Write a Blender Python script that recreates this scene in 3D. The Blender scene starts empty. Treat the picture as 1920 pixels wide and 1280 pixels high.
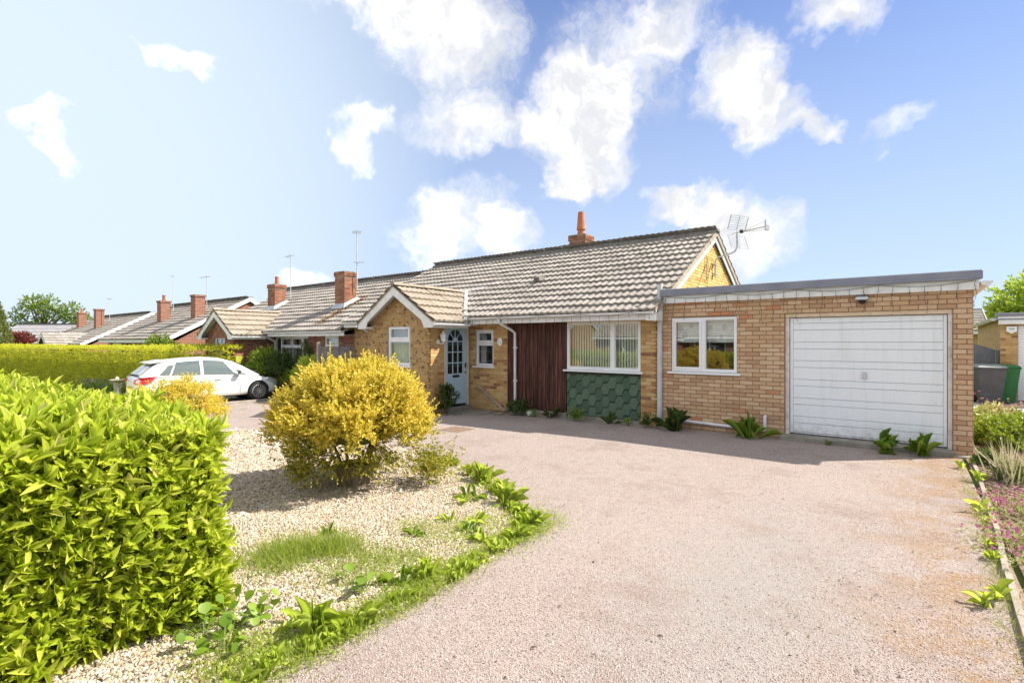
import bpy, bmesh, math, random
import numpy as np
from mathutils import Vector, Matrix
R = math.radians
random.seed(7); rng = np.random.default_rng(11)
scene = bpy.context.scene
C = scene.collection

# ------------------------------------------------------------------ camera
cam_d = bpy.data.cameras.new('camera'); cam = bpy.data.objects.new('camera', cam_d); C.objects.link(cam)
cam.location = (0, 0, 1.70); cam.rotation_euler = (R(90), 0, R(37.46))
cam_d.sensor_width = 36; cam_d.lens = 18.19; cam_d.clip_end = 2000; cam_d.clip_start = 0.05
scene.camera = cam

# ------------------------------------------------------------------ light and exposure
SUN = Vector((0.76, 0.70, 1.0)).normalized()
sun_el = math.asin(SUN.z); sun_az = math.atan2(SUN.x, SUN.y)
sun_d = bpy.data.lights.new('sun', 'SUN'); sun_d.energy = 2.7; sun_d.angle = R(0.53); sun_d.color = (1.0, 0.92, 0.80)
sun = bpy.data.objects.new('sun', sun_d); C.objects.link(sun); sun.rotation_euler = SUN.to_track_quat('Z', 'Y').to_euler()
scene.view_settings.view_transform = 'Standard'; scene.view_settings.look = 'None'
scene.view_settings.gamma = 1.0; scene.view_settings.exposure = 1.83; scene.view_settings.use_curve_mapping = False
SKY_STRENGTH = 0.15
scene.cycles.max_bounces = 5; scene.cycles.diffuse_bounces = 3; scene.cycles.glossy_bounces = 3; scene.cycles.transmission_bounces = 3; scene.cycles.transparent_max_bounces = 6
scene.cycles.caustics_reflective = False; scene.cycles.caustics_refractive = False

# ------------------------------------------------------------------ node helpers
class NT:
    def __init__(s, nt): s.nt = nt
    def n(s, t, **k):
        nd = s.nt.nodes.new(t)
        for a, b in k.items(): setattr(nd, a, b)
        return nd
    def put(s, sock, v):
        if v is None: return
        if hasattr(v, 'is_linked') or isinstance(v, bpy.types.NodeSocket): s.nt.links.new(v, sock)
        elif isinstance(v, (tuple, list)) and len(v) == 3 and sock.type == 'RGBA': sock.default_value = (*v, 1)
        else: sock.default_value = v
    def math(s, op, a, b=None, c=None, clamp=False):
        nd = s.n('ShaderNodeMath', operation=op, use_clamp=clamp)
        for i, v in enumerate((a, b, c)): s.put(nd.inputs[i], v)
        return nd.outputs[0]
    def mix(s, f, a, b, mode='MIX'):
        nd = s.n('ShaderNodeMixRGB', blend_type=mode); s.put(nd.inputs[0], f); s.put(nd.inputs[1], a); s.put(nd.inputs[2], b)
        return nd.outputs[0]
    def noise(s, vec, scale, detail=3, rough=.55, out=0, dist=0):
        nd = s.n('ShaderNodeTexNoise'); s.put(nd.inputs['Vector'], vec)
        nd.inputs['Scale'].default_value = scale; nd.inputs['Detail'].default_value = detail
        nd.inputs['Roughness'].default_value = rough; nd.inputs['Distortion'].default_value = dist
        return nd.outputs[out]
    def ramp(s, f, stops, interp='LINEAR'):
        nd = s.n('ShaderNodeValToRGB'); cr = nd.color_ramp; cr.interpolation = interp
        while len(cr.elements) < len(stops): cr.elements.new(0.5)
        for e, (p, c) in zip(cr.elements, stops):
            e.position = p; e.color = (*c, 1) if isinstance(c, (tuple, list)) else (c, c, c, 1)
        s.put(nd.inputs[0], f); return nd.outputs[0]
    def maprange(s, v, a, b, c=0, d=1, t='SMOOTHSTEP'):
        nd = s.n('ShaderNodeMapRange', interpolation_type=t)
        for i, x in enumerate((v, a, b, c, d)): s.put(nd.inputs[i], x)
        return nd.outputs[0]
    def pos(s): return s.n('ShaderNodeNewGeometry').outputs['Position']
    def rnd(s):
        a = s.n('ShaderNodeObjectInfo').outputs['Random']; b = s.n('ShaderNodeNewGeometry').outputs['Random Per Island']
        return s.math('FRACT', s.math('ADD', s.math('MULTIPLY', a, 7.31), b))
    def bump(s, h, strength=.3, dist=.01):
        nd = s.n('ShaderNodeBump'); s.put(nd.inputs['Height'], h); nd.inputs['Strength'].default_value = strength
        nd.inputs['Distance'].default_value = dist; return nd.outputs[0]

MATS = {}
def new_mat(name):
    m = bpy.data.materials.new(name); m.use_nodes = True; t = NT(m.node_tree)
    b = m.node_tree.nodes['Principled BSDF']; MATS[name] = m
    return m, t, b

def plain(name, col, rough=.6, col2=None, scale=6, bump=0, bscale=60, metal=0, spec=.4, rand=0, coat=0, dirt=0, dirtcol=(.12,.1,.07)):
    m, t, b = new_mat(name); p = t.pos(); c = col
    if col2: c = t.mix(t.ramp(t.noise(p, scale, 5), [(.35, 0), (.65, 1)]), col, col2)
    if rand:
        v = t.math('MULTIPLY_ADD', t.rnd(), rand, 1 - rand / 2)
        hs = t.n('ShaderNodeHueSaturation'); t.put(hs.inputs['Color'], c); t.put(hs.inputs['Value'], v); c = hs.outputs[0]
    if dirt:
        c = t.mix(t.math('MULTIPLY', t.ramp(t.noise(p, 9, 8, .7), [(.5, 0), (.72, 1)]), dirt), c, dirtcol)
    t.put(b.inputs['Base Color'], c); b.inputs['Roughness'].default_value = rough; b.inputs['Metallic'].default_value = metal
    b.inputs['Specular IOR Level'].default_value = spec; b.inputs['Coat Weight'].default_value = coat
    if bump: t.put(b.inputs['Normal'], t.bump(t.noise(p, bscale, 6, .65), bump, .01))
    return m

def brick_mat(name, stops, mott=.35, dark=(.1, .05, .03), dscale=25, dth=.6, bump=.35):
    m, t, b = new_mat(name); p = t.pos()
    c = t.ramp(t.rnd(), stops, 'CONSTANT')
    c = t.mix(t.math('MULTIPLY', t.ramp(t.noise(p, 4, 4), [(.3, 0), (.7, 1)]), .25), c, (.5, .36, .22))
    n1 = t.noise(p, 45, 6, .7)
    c = t.mix(t.math('MULTIPLY', t.ramp(n1, [(.3, 1), (.6, 0)]), mott), c, t.mix(.5, c, (0, 0, 0)))
    c = t.mix(t.ramp(t.noise(p, dscale, 3, .6), [(dth, 0), (dth + .08, .8)]), c, dark)
    t.put(b.inputs['Base Color'], c); b.inputs['Roughness'].default_value = .9; b.inputs['Specular IOR Level'].default_value = .2
    t.put(b.inputs['Normal'], t.bump(t.noise(p, 120, 6, .7), bump, .006))
    return m

def leaf_mat(name, stops, trans=.35, rough=.45, spec=.4, dead=None):
    m, t, b = new_mat(name); c = t.ramp(t.rnd(), stops)
    p = t.pos()
    c = t.mix(t.math('MULTIPLY', t.noise(p, 2.2, 3), .5), c, t.mix(.55, c, stops[0][1]))
    t.put(b.inputs['Base Color'], c); b.inputs['Roughness'].default_value = rough; b.inputs['Specular IOR Level'].default_value = spec
    tr = t.n('ShaderNodeBsdfTranslucent'); t.put(tr.inputs['Color'], t.mix(.35, c, (.5, .6, .05), 'MIX'))
    mx = t.n('ShaderNodeMixShader'); mx.inputs[0].default_value = trans
    t.nt.links.new(b.outputs[0], mx.inputs[1]); t.nt.links.new(tr.outputs[0], mx.inputs[2])
    t.nt.links.new(mx.outputs[0], t.nt.nodes['Material Output'].inputs['Surface'])
    return m

def glass_mat(name, tint=(.94, .97, .96), boost=.15, gain=1.8):
    m, t, b = new_mat(name); t.nt.nodes.remove(b)
    fr = t.n('ShaderNodeFresnel'); fr.inputs['IOR'].default_value = 1.5
    f = t.math('MULTIPLY_ADD', fr.outputs[0], gain, boost, clamp=True); f = t.math('MULTIPLY', f, t.math('SUBTRACT', 1.0, t.n('ShaderNodeNewGeometry').outputs['Backfacing']))
    tr = t.n('ShaderNodeBsdfTransparent'); t.put(tr.inputs[0], tint)
    gl = t.n('ShaderNodeBsdfGlossy'); gl.inputs['Roughness'].default_value = 0.0
    t.put(gl.inputs['Normal'], t.bump(t.noise(t.pos(), .9, 1), .02, .05))
    mx = t.n('ShaderNodeMixShader'); t.put(mx.inputs[0], f)
    t.nt.links.new(tr.outputs[0], mx.inputs[1]); t.nt.links.new(gl.outputs[0], mx.inputs[2])
    t.nt.links.new(mx.outputs[0], t.nt.nodes['Material Output'].inputs['Surface'])
    return m

# ------------------------------------------------------------------ world: nishita sky with procedural cumulus
def build_world():
    w = bpy.data.worlds.new('World'); scene.world = w; w.use_nodes = True; t = NT(w.node_tree)
    w.cycles.sampling_method = 'MANUAL'; w.cycles.sample_map_resolution = 512
    bg = w.node_tree.nodes['Background']; bg.inputs['Strength'].default_value = SKY_STRENGTH
    sky = t.n('ShaderNodeTexSky', sky_type='NISHITA', sun_disc=False, sun_elevation=sun_el, sun_rotation=sun_az,
              air_density=1.0, dust_density=0.6, ozone_density=2.2, altitude=50)
    d = t.n('ShaderNodeTexCoord').outputs['Generated']
    sp = t.n('ShaderNodeSeparateXYZ'); t.put(sp.inputs[0], d); x, y, z = sp.outputs
    az = t.math('MULTIPLY', t.math('ARCTAN2', x, y), 57.2958); el = t.math('MULTIPLY', t.math('ARCSINE', z), 57.2958)
    # warp the lookup so that the cloud edges billow
    cb = t.n('ShaderNodeCombineXYZ'); t.put(cb.inputs[0], az); t.put(cb.inputs[1], el); av = cb.outputs[0]
    def warp(scale, amt, seed):
        sc = t.n('ShaderNodeVectorMath', operation='ADD'); t.put(sc.inputs[0], av); sc.inputs[1].default_value = (seed, seed * 2.3, seed)
        nn = t.n('ShaderNodeTexNoise'); t.put(nn.inputs[0], sc.outputs[0]); nn.inputs['Scale'].default_value = scale
        nn.inputs['Detail'].default_value = 3; nn.inputs['Roughness'].default_value = .55
        s1 = t.n('ShaderNodeVectorMath', operation='SUBTRACT'); t.put(s1.inputs[0], nn.outputs['Color']); s1.inputs[1].default_value = (.5, .5, .5)
        s2 = t.n('ShaderNodeVectorMath', operation='SCALE'); t.put(s2.inputs[0], s1.outputs[0]); s2.inputs['Scale'].default_value = amt
        return s2.outputs[0]
    wv = t.n('ShaderNodeVectorMath', operation='ADD'); t.put(wv.inputs[0], av); t.put(wv.inputs[1], warp(.22, 6.5, 3.1))
    wv2 = t.n('ShaderNodeVectorMath', operation='ADD'); t.put(wv2.inputs[0], wv.outputs[0]); t.put(wv2.inputs[1], warp(.9, 1.6, 9.7))
    CL = [(-43.9,30.7,7.3,5.2,1.1),(-49.1,32.5,6.3,3,.8),(-56.8,32.5,4.9,1.6,.5),(-30.4,24.6,5.4,4.1,1.3),(-29.5,19.9,5.1,4.3,1.2),
          (-31.0,16.8,2.8,2.2,.9),(-41.6,22.6,7.1,2.7,.95),(-26.4,30.0,6.7,3.9,.55),(-23.6,26.1,4.2,3.6,.5),(-19.7,30.5,4.1,2.6,.6),
          (-13.6,25.2,4.4,3.9,1.15),(-11.1,21.4,3.8,2.7,1.05),(-6.6,19.7,2,1.3,.8),(-5.3,28.6,3.1,2.1,1),(-53.3,22.6,2.9,1.8,.9),
          (-54.6,19.3,2.3,1.8,.9),(-42.2,13.9,5.0,3.4,.8),(-37.8,12.2,2.9,2.6,.8),(-46.2,11.5,3.7,3.4,.65),(-44.5,9.0,2.3,1.3,.6),
          (-13.1,10.6,4.3,3.8,1.25),(-20.5,14.1,2.4,1.9,1),(-17.1,13.2,2.8,2.4,.95),(-70.7,24.5,2.8,1.1,.9),(-79.7,17.6,1.5,1.0,.75),
          (-78.6,15.4,1.4,1.8,.65),(-1.3,18.4,2.3,1.3,.6),(-59.4,6.0,2.2,1.2,.7)]
    field = None
    for (a, e, ra, re, wt) in CL:
        q = t.n('ShaderNodeVectorMath', operation='MULTIPLY_ADD'); t.put(q.inputs[0], wv2.outputs[0]); sx, sy = 1 / (ra * 1.28), 1 / (re * 1.28)
        q.inputs[1].default_value = (sx, sy, 0); q.inputs[2].default_value = (-a * sx, -e * sy, 0)
        dd = t.n('ShaderNodeVectorMath', operation='DOT_PRODUCT'); t.put(dd.inputs[0], q.outputs[0]); t.put(dd.inputs[1], q.outputs[0])
        v = t.maprange(dd.outputs['Value'], 1.0, 0.0, 0, wt, 'LINEAR')
        field = v if field is None else t.math('ADD', field, v)
    # extra cumulus added out of view, overhead and all round, to fill the shade
    away = t.math('MAXIMUM', t.maprange(el, 35, 44), t.math('MULTIPLY', t.maprange(t.math('ABSOLUTE', t.math('ADD', az, 37.5)), 46, 58), t.maprange(el, 8, 20)))
    nz = t.n('ShaderNodeTexNoise'); sc_ = t.n('ShaderNodeVectorMath', operation='MULTIPLY'); t.put(sc_.inputs[0], d); sc_.inputs[1].default_value = (1, 1, 2.2); t.put(nz.inputs[0], sc_.outputs[0]); nz.inputs['Scale'].default_value = 3.2; nz.inputs['Detail'].default_value = 4
    field = t.math('ADD', field, t.math('MULTIPLY', away, t.maprange(nz.outputs[0], .34, .56, 0, 1.3, 'LINEAR')))
    fine = t.noise(wv.outputs[0], .8, 6, .62)
    fld = t.math('ADD', field, t.math('MULTIPLY', t.math('MULTIPLY', t.math('SUBTRACT', fine, .5), .9), t.maprange(field, 0, .3)))
    dens = t.maprange(fld, .0, 1.2)
    dens = t.math('MULTIPLY', dens, .97)
    # thick middles of the clouds are a little greyer than their rims
    shade = t.mix(t.maprange(t.math('ADD', t.noise(wv.outputs[0], .3, 4), t.math('MULTIPLY', fine, .35)), .55, .85), (2.2, 2.17, 2.1), (1.62, 1.64, 1.7))
    # front-lit cumulus is brighter, here raised further to fill the shaded house fronts
    fl = t.n('ShaderNodeVectorMath', operation='DOT_PRODUCT'); t.put(fl.inputs[0], d); fl.inputs[1].default_value = SUN
    sv = t.n('ShaderNodeVectorMath', operation='SCALE'); t.put(sv.inputs[0], shade); t.put(sv.inputs['Scale'], t.maprange(fl.outputs['Value'], .3, -.8, 1.0, 2.5, 'LINEAR')); shade = sv.outputs[0]
    # a milky summer-haze whitening near the horizon
    hz = t.maprange(el, 42, -2, .06, .95, 'LINEAR')
    # thicker milky haze over the land to the left
    lf = t.n('ShaderNodeVectorMath', operation='DOT_PRODUCT'); t.put(lf.inputs[0], d); lf.inputs[1].default_value = (-.97, .05, .15)
    hz = t.math('MAXIMUM', hz, t.maprange(lf.outputs['Value'], .42, .98, 0, 1.0))
    base = t.mix(hz, t.mix(1.0, sky.outputs[0], (.06, .145, .30), 'MULTIPLY'), (1.48, 1.74, 2.02))
    t.put(bg.inputs['Color'], t.mix(dens, base, shade))
build_world()

# ------------------------------------------------------------------ geometry helpers
def gz(u, v=0):          # the ground falls gently to the left
    k = -0.016 * max(0.0, min(21.0, -4.0 - u))
    return k
def mesh_np(name, V, F):
    me = bpy.data.meshes.new(name); V = np.asarray(V, np.float32); F = np.asarray(F, np.int32)
    n, k = F.shape
    me.vertices.add(len(V)); me.vertices.foreach_set('co', V.ravel())
    me.loops.add(n * k); me.loops.foreach_set('vertex_index', F.ravel())
    me.polygons.add(n); me.polygons.foreach_set('loop_start', np.arange(0, n * k, k, dtype=np.int32))
    me.polygons.foreach_set('loop_total', np.full(n, k, np.int32))
    me.update(calc_edges=True); return me
WL = {}                 # world location of the empties
def attach(o, parent):
    C.objects.link(o)
    if parent is not None:
        o.parent = parent
        if parent.name in WL: o.matrix_parent_inverse = Matrix.Translation(-WL[parent.name])
    return o
def add(name, me, mat=None, parent=None, smooth=False):
    o = bpy.data.objects.new(name, me)
    if mat is not None and len(me.materials) == 0: me.materials.append(MATS[mat] if isinstance(mat, str) else mat)
    if smooth: me.polygons.foreach_set('use_smooth', np.ones(len(me.polygons), bool))
    return attach(o, parent)
def tag(o, label=None, cat=None, group=None, kind=None):
    if label: o['label'] = label
    if cat: o['category'] = cat
    if group: o['group'] = group
    if kind: o['kind'] = kind
    return o
def thing(name, label, cat, loc, group=None, world=True, rotz=0):
    o = bpy.data.objects.new(name, None); C.objects.link(o); o.location = loc; o.rotation_euler = (0, 0, rotz)
    o.empty_display_size = .2
    if world: WL[o.name] = Vector(loc)      # its parts are given in world coordinates
    return tag(o, label, cat, group)

class MB:
    def __init__(s): s.v = []; s.f = []
    def raw(s, v, f):
        k = len(s.v); s.v += [tuple(a) for a in v]; s.f += [tuple(i + k for i in q) for q in f]; return s
    def box(s, x0, x1, y0, y1, z0, z1):
        return s.raw([(x0,y0,z0),(x1,y0,z0),(x1,y1,z0),(x0,y1,z0),(x0,y0,z1),(x1,y0,z1),(x1,y1,z1),(x0,y1,z1)],
                     [(0,3,2,1),(4,5,6,7),(0,1,5,4),(1,2,6,5),(2,3,7,6),(3,0,4,7)])
    def cham(s, x0, x1, y0, y1, z0, z1, b=.006):      # box with chamfered edges
        bm = bmesh.new(); bmesh.ops.create_cube(bm, size=1)
        for vv in bm.verts: vv.co = Vector(((x0 + x1) / 2 + vv.co.x * (x1 - x0), (y0 + y1) / 2 + vv.co.y * (y1 - y0), (z0 + z1) / 2 + vv.co.z * (z1 - z0)))
        bmesh.ops.bevel(bm, geom=bm.edges[:], offset=b, segments=1, affect='EDGES')
        bm.verts.index_update(); s.raw([vv.co[:] for vv in bm.verts], [[q.index for q in f.verts] for f in bm.faces]); bm.free(); return s
    def prism(s, pts, axis, a, b):                    # polygon pts extruded along axis ('x','y','z') from a to b
        n = len(pts)
        def mk(p, h):
            return {'x': (h, p[0], p[1]), 'y': (p[0], h, p[1]), 'z': (p[0], p[1], h)}[axis]
        return s.raw([mk(p, a) for p in pts] + [mk(p, b) for p in pts],
                     [tuple(range(n))[::-1], tuple(range(n, 2 * n))] + [(i, (i + 1) % n, (i + 1) % n + n, i + n) for i in range(n)])
    def tube(s, path, r, n=8, cap=True):
        path = [Vector(p) for p in path]; m = len(path); rr = r if isinstance(r, (list, tuple)) else [r] * m
        base = len(s.v); up = None
        for i, p in enumerate(path):
            d = (path[min(i + 1, m - 1)] - path[max(i - 1, 0)]).normalized()
            if up is None: up = d.orthogonal().normalized()
            up = (up - d * up.dot(d));  up = up.normalized() if up.length > 1e-6 else d.orthogonal().normalized()
            q = d.cross(up)
            for k in range(n):
                a = 2 * math.pi * k / n; s.v.append(tuple(p + (up * math.cos(a) + q * math.sin(a)) * rr[i]))
        for i in range(m - 1):
            for k in range(n):
                a = base + i * n + k; b = base + i * n + (k + 1) % n; s.f.append((a, b, b + n, a + n))
        if cap: s.f.append(tuple(base + k for k in range(n))[::-1]); s.f.append(tuple(base + (m - 1) * n + k for k in range(n)))
        return s
    def lathe(s, prof, cx, cy, n=16, z0=0):
        base = len(s.v); m = len(prof)
        for r, z in prof:
            for k in range(n):
                a = 2 * math.pi * k / n; s.v.append((cx + r * math.cos(a), cy + r * math.sin(a), z0 + z))
        for i in range(m - 1):
            for k in range(n):
                a = base + i * n + k; b = base + i * n + (k + 1) % n; s.f.append((a, b, b + n, a + n))
        s.f.append(tuple(base + k for k in range(n))[::-1]); s.f.append(tuple(base + (m - 1) * n + k for k in range(n)))
        return s
    def build(s, name, mat, parent=None, smooth=False):
        me = bpy.data.meshes.new(name); me.from_pydata(s.v, [], s.f); me.update()
        o = add(name, me, mat, parent)
        if smooth:
            me.polygons.foreach_set('use_smooth', np.ones(len(me.polygons), bool))
            me.set_sharp_from_angle(angle=R(40))
        return o

def norm(a): return a / (np.linalg.norm(a, axis=-1, keepdims=True) + 1e-9)
# leaf templates: (x across, y along, z off the blade)
DIAMOND = (np.array([(0,0,0),(.5,.45,.06),(0,1,-.05),(-.5,.45,.06)]), np.array([(0,1,2),(0,2,3)]))
def long_template(widths, droop=.18, fold=.05):
    n = len(widths); vs = []; fs = []
    for i, w in enumerate(widths):
        y = i / (n - 1); z = -droop * y * y
        vs += [(-w / 2, y, z + fold * w * 2), (0, y, z), (w / 2, y, z + fold * w * 2)]
    for i in range(n - 1):
        a = i * 3; fs += [(a, a + 1, a + 4, a + 3), (a + 1, a + 2, a + 5, a + 4)]
    return np.array(vs), np.array(fs)
LAUREL = long_template([.12, .66, .96, .98, .72, .1], .12, .1)
DOCK = long_template([.28, .38, .58, .82, 1.0, .85, .12], .16, .14)
def leaf_verts(tpl, P, D, U, L, W):
    D = norm(D); S = norm(np.cross(D, U)); N = np.cross(S, D); T, F = tpl
    V = (P[:, None, :] + T[None, :, 0, None] * W[:, None, None] * S[:, None, :] + T[None, :, 1, None] * L[:, None, None] * D[:, None, :]
         + T[None, :, 2, None] * L[:, None, None] * N[:, None, :])
    n, k = len(P), len(T)
    FF = (F[None] + (np.arange(n) * k)[:, None, None]).reshape(-1, F.shape[1])
    return V.reshape(-1, 3), FF
def leaf_obj(name, tpl, P, D, U, L, W, mat, parent=None, smooth=False):
    V, F = leaf_verts(tpl, P, D, U, L, W); return add(name, mesh_np(name, V, F), mat, parent, smooth)
def sprigs(P, A, k, stem, L, W, spread=.9, jit=.25, r=rng):
    """k leaves spiralling round each stem (root P, axis A)"""
    n = len(P); A = norm(A); O = norm(np.cross(A, r.normal(size=(n, 3)))); Q = np.cross(A, O)
    ang = (np.arange(k) * 2.4)[None, :] + r.uniform(0, 6.28, (n, 1)); h = np.linspace(.15, 1, k)[None, :]
    sp = spread * (1.15 - .75 * h) + r.normal(0, jit, (n, k))
    rad = O[:, None] * np.cos(ang)[..., None] + Q[:, None] * np.sin(ang)[..., None]
    D = A[:, None] * np.cos(sp)[..., None] + rad * np.sin(sp)[..., None]
    st = np.broadcast_to(np.asarray(stem).reshape(-1, 1), (n, 1))
    PP = P[:, None] + A[:, None] * (h * st)[..., None]
    Un = A[:, None] - rad * .3 + np.zeros_like(D)
    Ls = L * r.uniform(.6, 1.2, (n, k)); Ws = W * r.uniform(.8, 1.15, (n, k))
    return PP.reshape(-1, 3), D.reshape(-1, 3), Un.reshape(-1, 3), Ls.ravel(), Ws.ravel()
def cat(*a): return [np.concatenate(x) for x in zip(*a)]
# how large a point's neighbourhood shows in the photograph (used to pick the pieces that stay single objects)
FW = np.array((-0.6082, 0.7938)); RT = np.array((0.7938, 0.6082))
def view(u, v, z):
    Y = FW[0] * u + FW[1] * v; X = RT[0] * u + RT[1] * v
    if Y < .3: return None
    return 960 + 970 * X / Y, 640 - 970 * (z - 1.7) / Y, Y
def show(u, v, z):
    q = view(u, v, z)
    if q is None or not (-20 < q[0] < 1940 and -20 < q[1] < 1300): return 0
    return 1 / q[2]
# ------------------------------------------------------------------ materials
brick_mat('brick_buff', [(0, (.50,.30,.10)), (.22, (.57,.37,.14)), (.42, (.45,.24,.075)), (.58, (.62,.42,.18)), (.72, (.35,.16,.055)), (.8, (.54,.33,.12)), (.93, (.25,.10,.04))], dscale=16, dth=.68)
brick_mat('brick_rustic', [(0, (.43,.27,.1)), (.25, (.48,.31,.12)), (.5, (.39,.235,.085)), (.75, (.45,.285,.105)), (.9, (.37,.21,.075))], dscale=9, dth=.55, dark=(.05,.028,.016))
brick_mat('brick_gable_sunlit', [(0, (.68,.46,.13)), (.3, (.74,.53,.19)), (.55, (.62,.39,.1)), (.75, (.7,.5,.17)), (.92, (.52,.29,.07))], dscale=12, dth=.7)  # same buff house brick, with sunlight painted in as a lighter yellow
brick_mat('brick_pink', [(0, (.56,.365,.215)), (.2, (.62,.43,.27)), (.4, (.51,.315,.19)), (.55, (.65,.465,.30)), (.72, (.46,.275,.165)), (.85, (.57,.375,.215)), (.95, (.54,.24,.12))], dscale=9, dth=.72, dark=(.25,.13,.08))
brick_mat('brick_red', [(0, (.25,.085,.05)), (.25, (.3,.11,.065)), (.5, (.2,.065,.04)), (.75, (.34,.14,.085)), (.9, (.15,.05,.035))], dscale=14, dth=.7)
plain('mortar', (.44,.37,.28), .95, (.36,.29,.21), 12, .5, 90, spec=.1)
plain('mortar_pink', (.27,.18,.105), .95, (.2,.125,.07), 10, .5, 90, spec=.1)
plain('mortar_red', (.40,.33,.27), .95, (.3,.23,.18), 10, .5, 90, spec=.1)
def brick_far(name, c1, c2, mort):
    m, t, b = new_mat(name); p = t.n('ShaderNodeTexCoord').outputs['Object']; sp = t.n('ShaderNodeSeparateXYZ'); t.put(sp.inputs[0], p)
    cb = t.n('ShaderNodeCombineXYZ'); t.put(cb.inputs[0], t.math('ADD', sp.outputs[0], sp.outputs[1])); t.put(cb.inputs[1], sp.outputs[2])
    br = t.n('ShaderNodeTexBrick'); t.put(br.inputs['Vector'], cb.outputs[0]); br.inputs['Scale'].default_value = 1
    br.inputs['Brick Width'].default_value = .225; br.inputs['Row Height'].default_value = .075; br.inputs['Mortar Size'].default_value = .006
    t.put(br.inputs['Color1'], c1); t.put(br.inputs['Color2'], c2); t.put(br.inputs['Mortar'], mort)
    t.put(b.inputs['Base Color'], br.outputs[0]); b.inputs['Roughness'].default_value = .9
brick_far('brick_far_red', (.30,.11,.065), (.2,.07,.045), (.36,.3,.24))
brick_far('brick_far_buff', (.45,.28,.11), (.36,.2,.07), (.42,.36,.26))
brick_far('brick_far_pink', (.46,.28,.18), (.38,.21,.13), (.4,.33,.27))
def tile_mat(name, stops, lichen, lth):
    m, t, b = new_mat(name); p = t.pos(); c = t.ramp(t.rnd(), stops)
    c = t.mix(t.math('MULTIPLY', t.ramp(t.noise(p, 3, 6, .65), [(.35, 0), (.7, 1)]), .5), c, (.38,.352,.318))
    c = t.mix(t.ramp(t.noise(p, 28, 5, .7), [(lth, 0), (lth + .08, .85)]), c, lichen)
    c = t.mix(t.ramp(t.noise(p, 55, 5, .75), [(.3, .7), (.45, 0)]), c, (.07,.06,.05))
    t.put(b.inputs['Base Color'], c); b.inputs['Roughness'].default_value = .92; b.inputs['Specular IOR Level'].default_value = .2
    t.put(b.inputs['Normal'], t.bump(t.noise(p, 70, 8, .75), .6, .012))
tile_mat('roof_tile', [(0, (.28,.255,.23)), (.3, (.345,.318,.29)), (.6, (.235,.212,.188)), (1, (.39,.36,.325))], (.56,.53,.49), .6)
tile_mat('roof_tile_mossy', [(0, (.30,.25,.19)), (.4, (.36,.305,.235)), (1, (.27,.225,.17))], (.38,.33,.17), .6)
tile_mat('ridge_tile', [(0, (.14,.12,.11)), (.5, (.2,.17,.16)), (1, (.12,.11,.1))], (.42,.42,.42), .55)
tile_mat('roof_slate', [(0, (.33,.33,.36)), (1, (.38,.38,.41))], (.45,.45,.46), .7)
plain('upvc_white', (.82,.83,.84), .35, (.74,.75,.76), 3, spec=.5)
plain('painted_white', (.78,.78,.78), .5, (.66,.66,.64), 5, .1, 30, dirt=.25, dirtcol=(.4,.36,.3))
plain('cream_timber', (.72,.58,.4), .55, (.62,.48,.33), 5, .15, 40, dirt=.4)
plain('jamb_timber', (.74,.66,.63), .55, (.62,.53,.5), 5, .15, 40, dirt=.5)
plain('pipe_white', (.74,.75,.77), .4, (.62,.62,.62), 6, dirt=.2)
plain('pipe_grey', (.55,.56,.58), .45, (.48,.49,.5), 6)
plain('fascia_grey', (.19,.2,.25), .55, (.24,.25,.30), 3, .1, 40)
plain('lead', (.36,.38,.42), .5, (.5,.52,.55), 4)
plain('verge_cement', (.42,.36,.28), .95, (.3,.26,.2), 8, .5, 60)
plain('concrete', (.30,.275,.235), .95, (.2,.185,.15), 5, .4, 70)
plain('concrete_pale', (.38,.335,.28), .95, (.27,.23,.185), 7, .4, 70)
plain('rusty_iron', (.16,.10,.075), .9, (.22,.15,.11), 12, .4, 60)
plain('terracotta', (.40,.13,.06), .85, (.46,.18,.09), 8, .15, 60)
plain('aluminium', (.55,.56,.57), .35, metal=.9)
plain('black_wire', (.02,.02,.025), .5)
plain('dark_rubber', (.02,.02,.02), .8)
plain('interior', (.22,.21,.2), .9)
plain('curtain_white', (.7,.68,.66), .9, (.52,.5,.5), 8)
plain('curtain_pink', (.55,.38,.36), .9, (.68,.58,.55), 7)
plain('slat_fabric', (.82,.82,.74), .9)
glass_mat('window_glass'); glass_mat('car_glass', (.42,.5,.48), .16, 1.6); glass_mat('door_glass', (.06,.08,.14), .03, 1.2)
plain('lamp_glass', (.7,.72,.72), .15, spec=.7)
def planks_mat(name, c1, c2, c3):
    m, t, b = new_mat(name); mp = t.n('ShaderNodeMapping'); t.put(mp.inputs[0], t.pos()); mp.inputs['Scale'].default_value = (26, 26, 1.6)
    n = t.noise(mp.outputs[0], 1.0, 8, .7); c = t.ramp(n, [(.3, c1), (.5, c2), (.68, c3)])
    v = t.math('MULTIPLY_ADD', t.rnd(), .9, .5); c = t.mix(1, c, t.ramp(v, [(0, .4), (1, 1.0)]), 'MULTIPLY')
    t.put(b.inputs['Base Color'], c); b.inputs['Roughness'].default_value = .6; b.inputs['Specular IOR Level'].default_value = .25
    t.put(b.inputs['Normal'], t.bump(n, .5, .01))
planks_mat('stained_plank', (.016,.007,.006), (.075,.026,.018), (.19,.085,.06))
planks_mat('barrel_stave', (.14,.11,.075), (.24,.19,.13), (.34,.27,.19))
planks_mat('fence_wood', (.2,.19,.18), (.3,.29,.28), (.36,.34,.33))
plain('green_felt', (.075,.125,.085), .85, (.095,.135,.09), 10, .5, 160, rand=.5, spec=.25)
plain('green_board', (.03,.045,.03), .9, (.05,.06,.04), 8, .3, 90)
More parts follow.
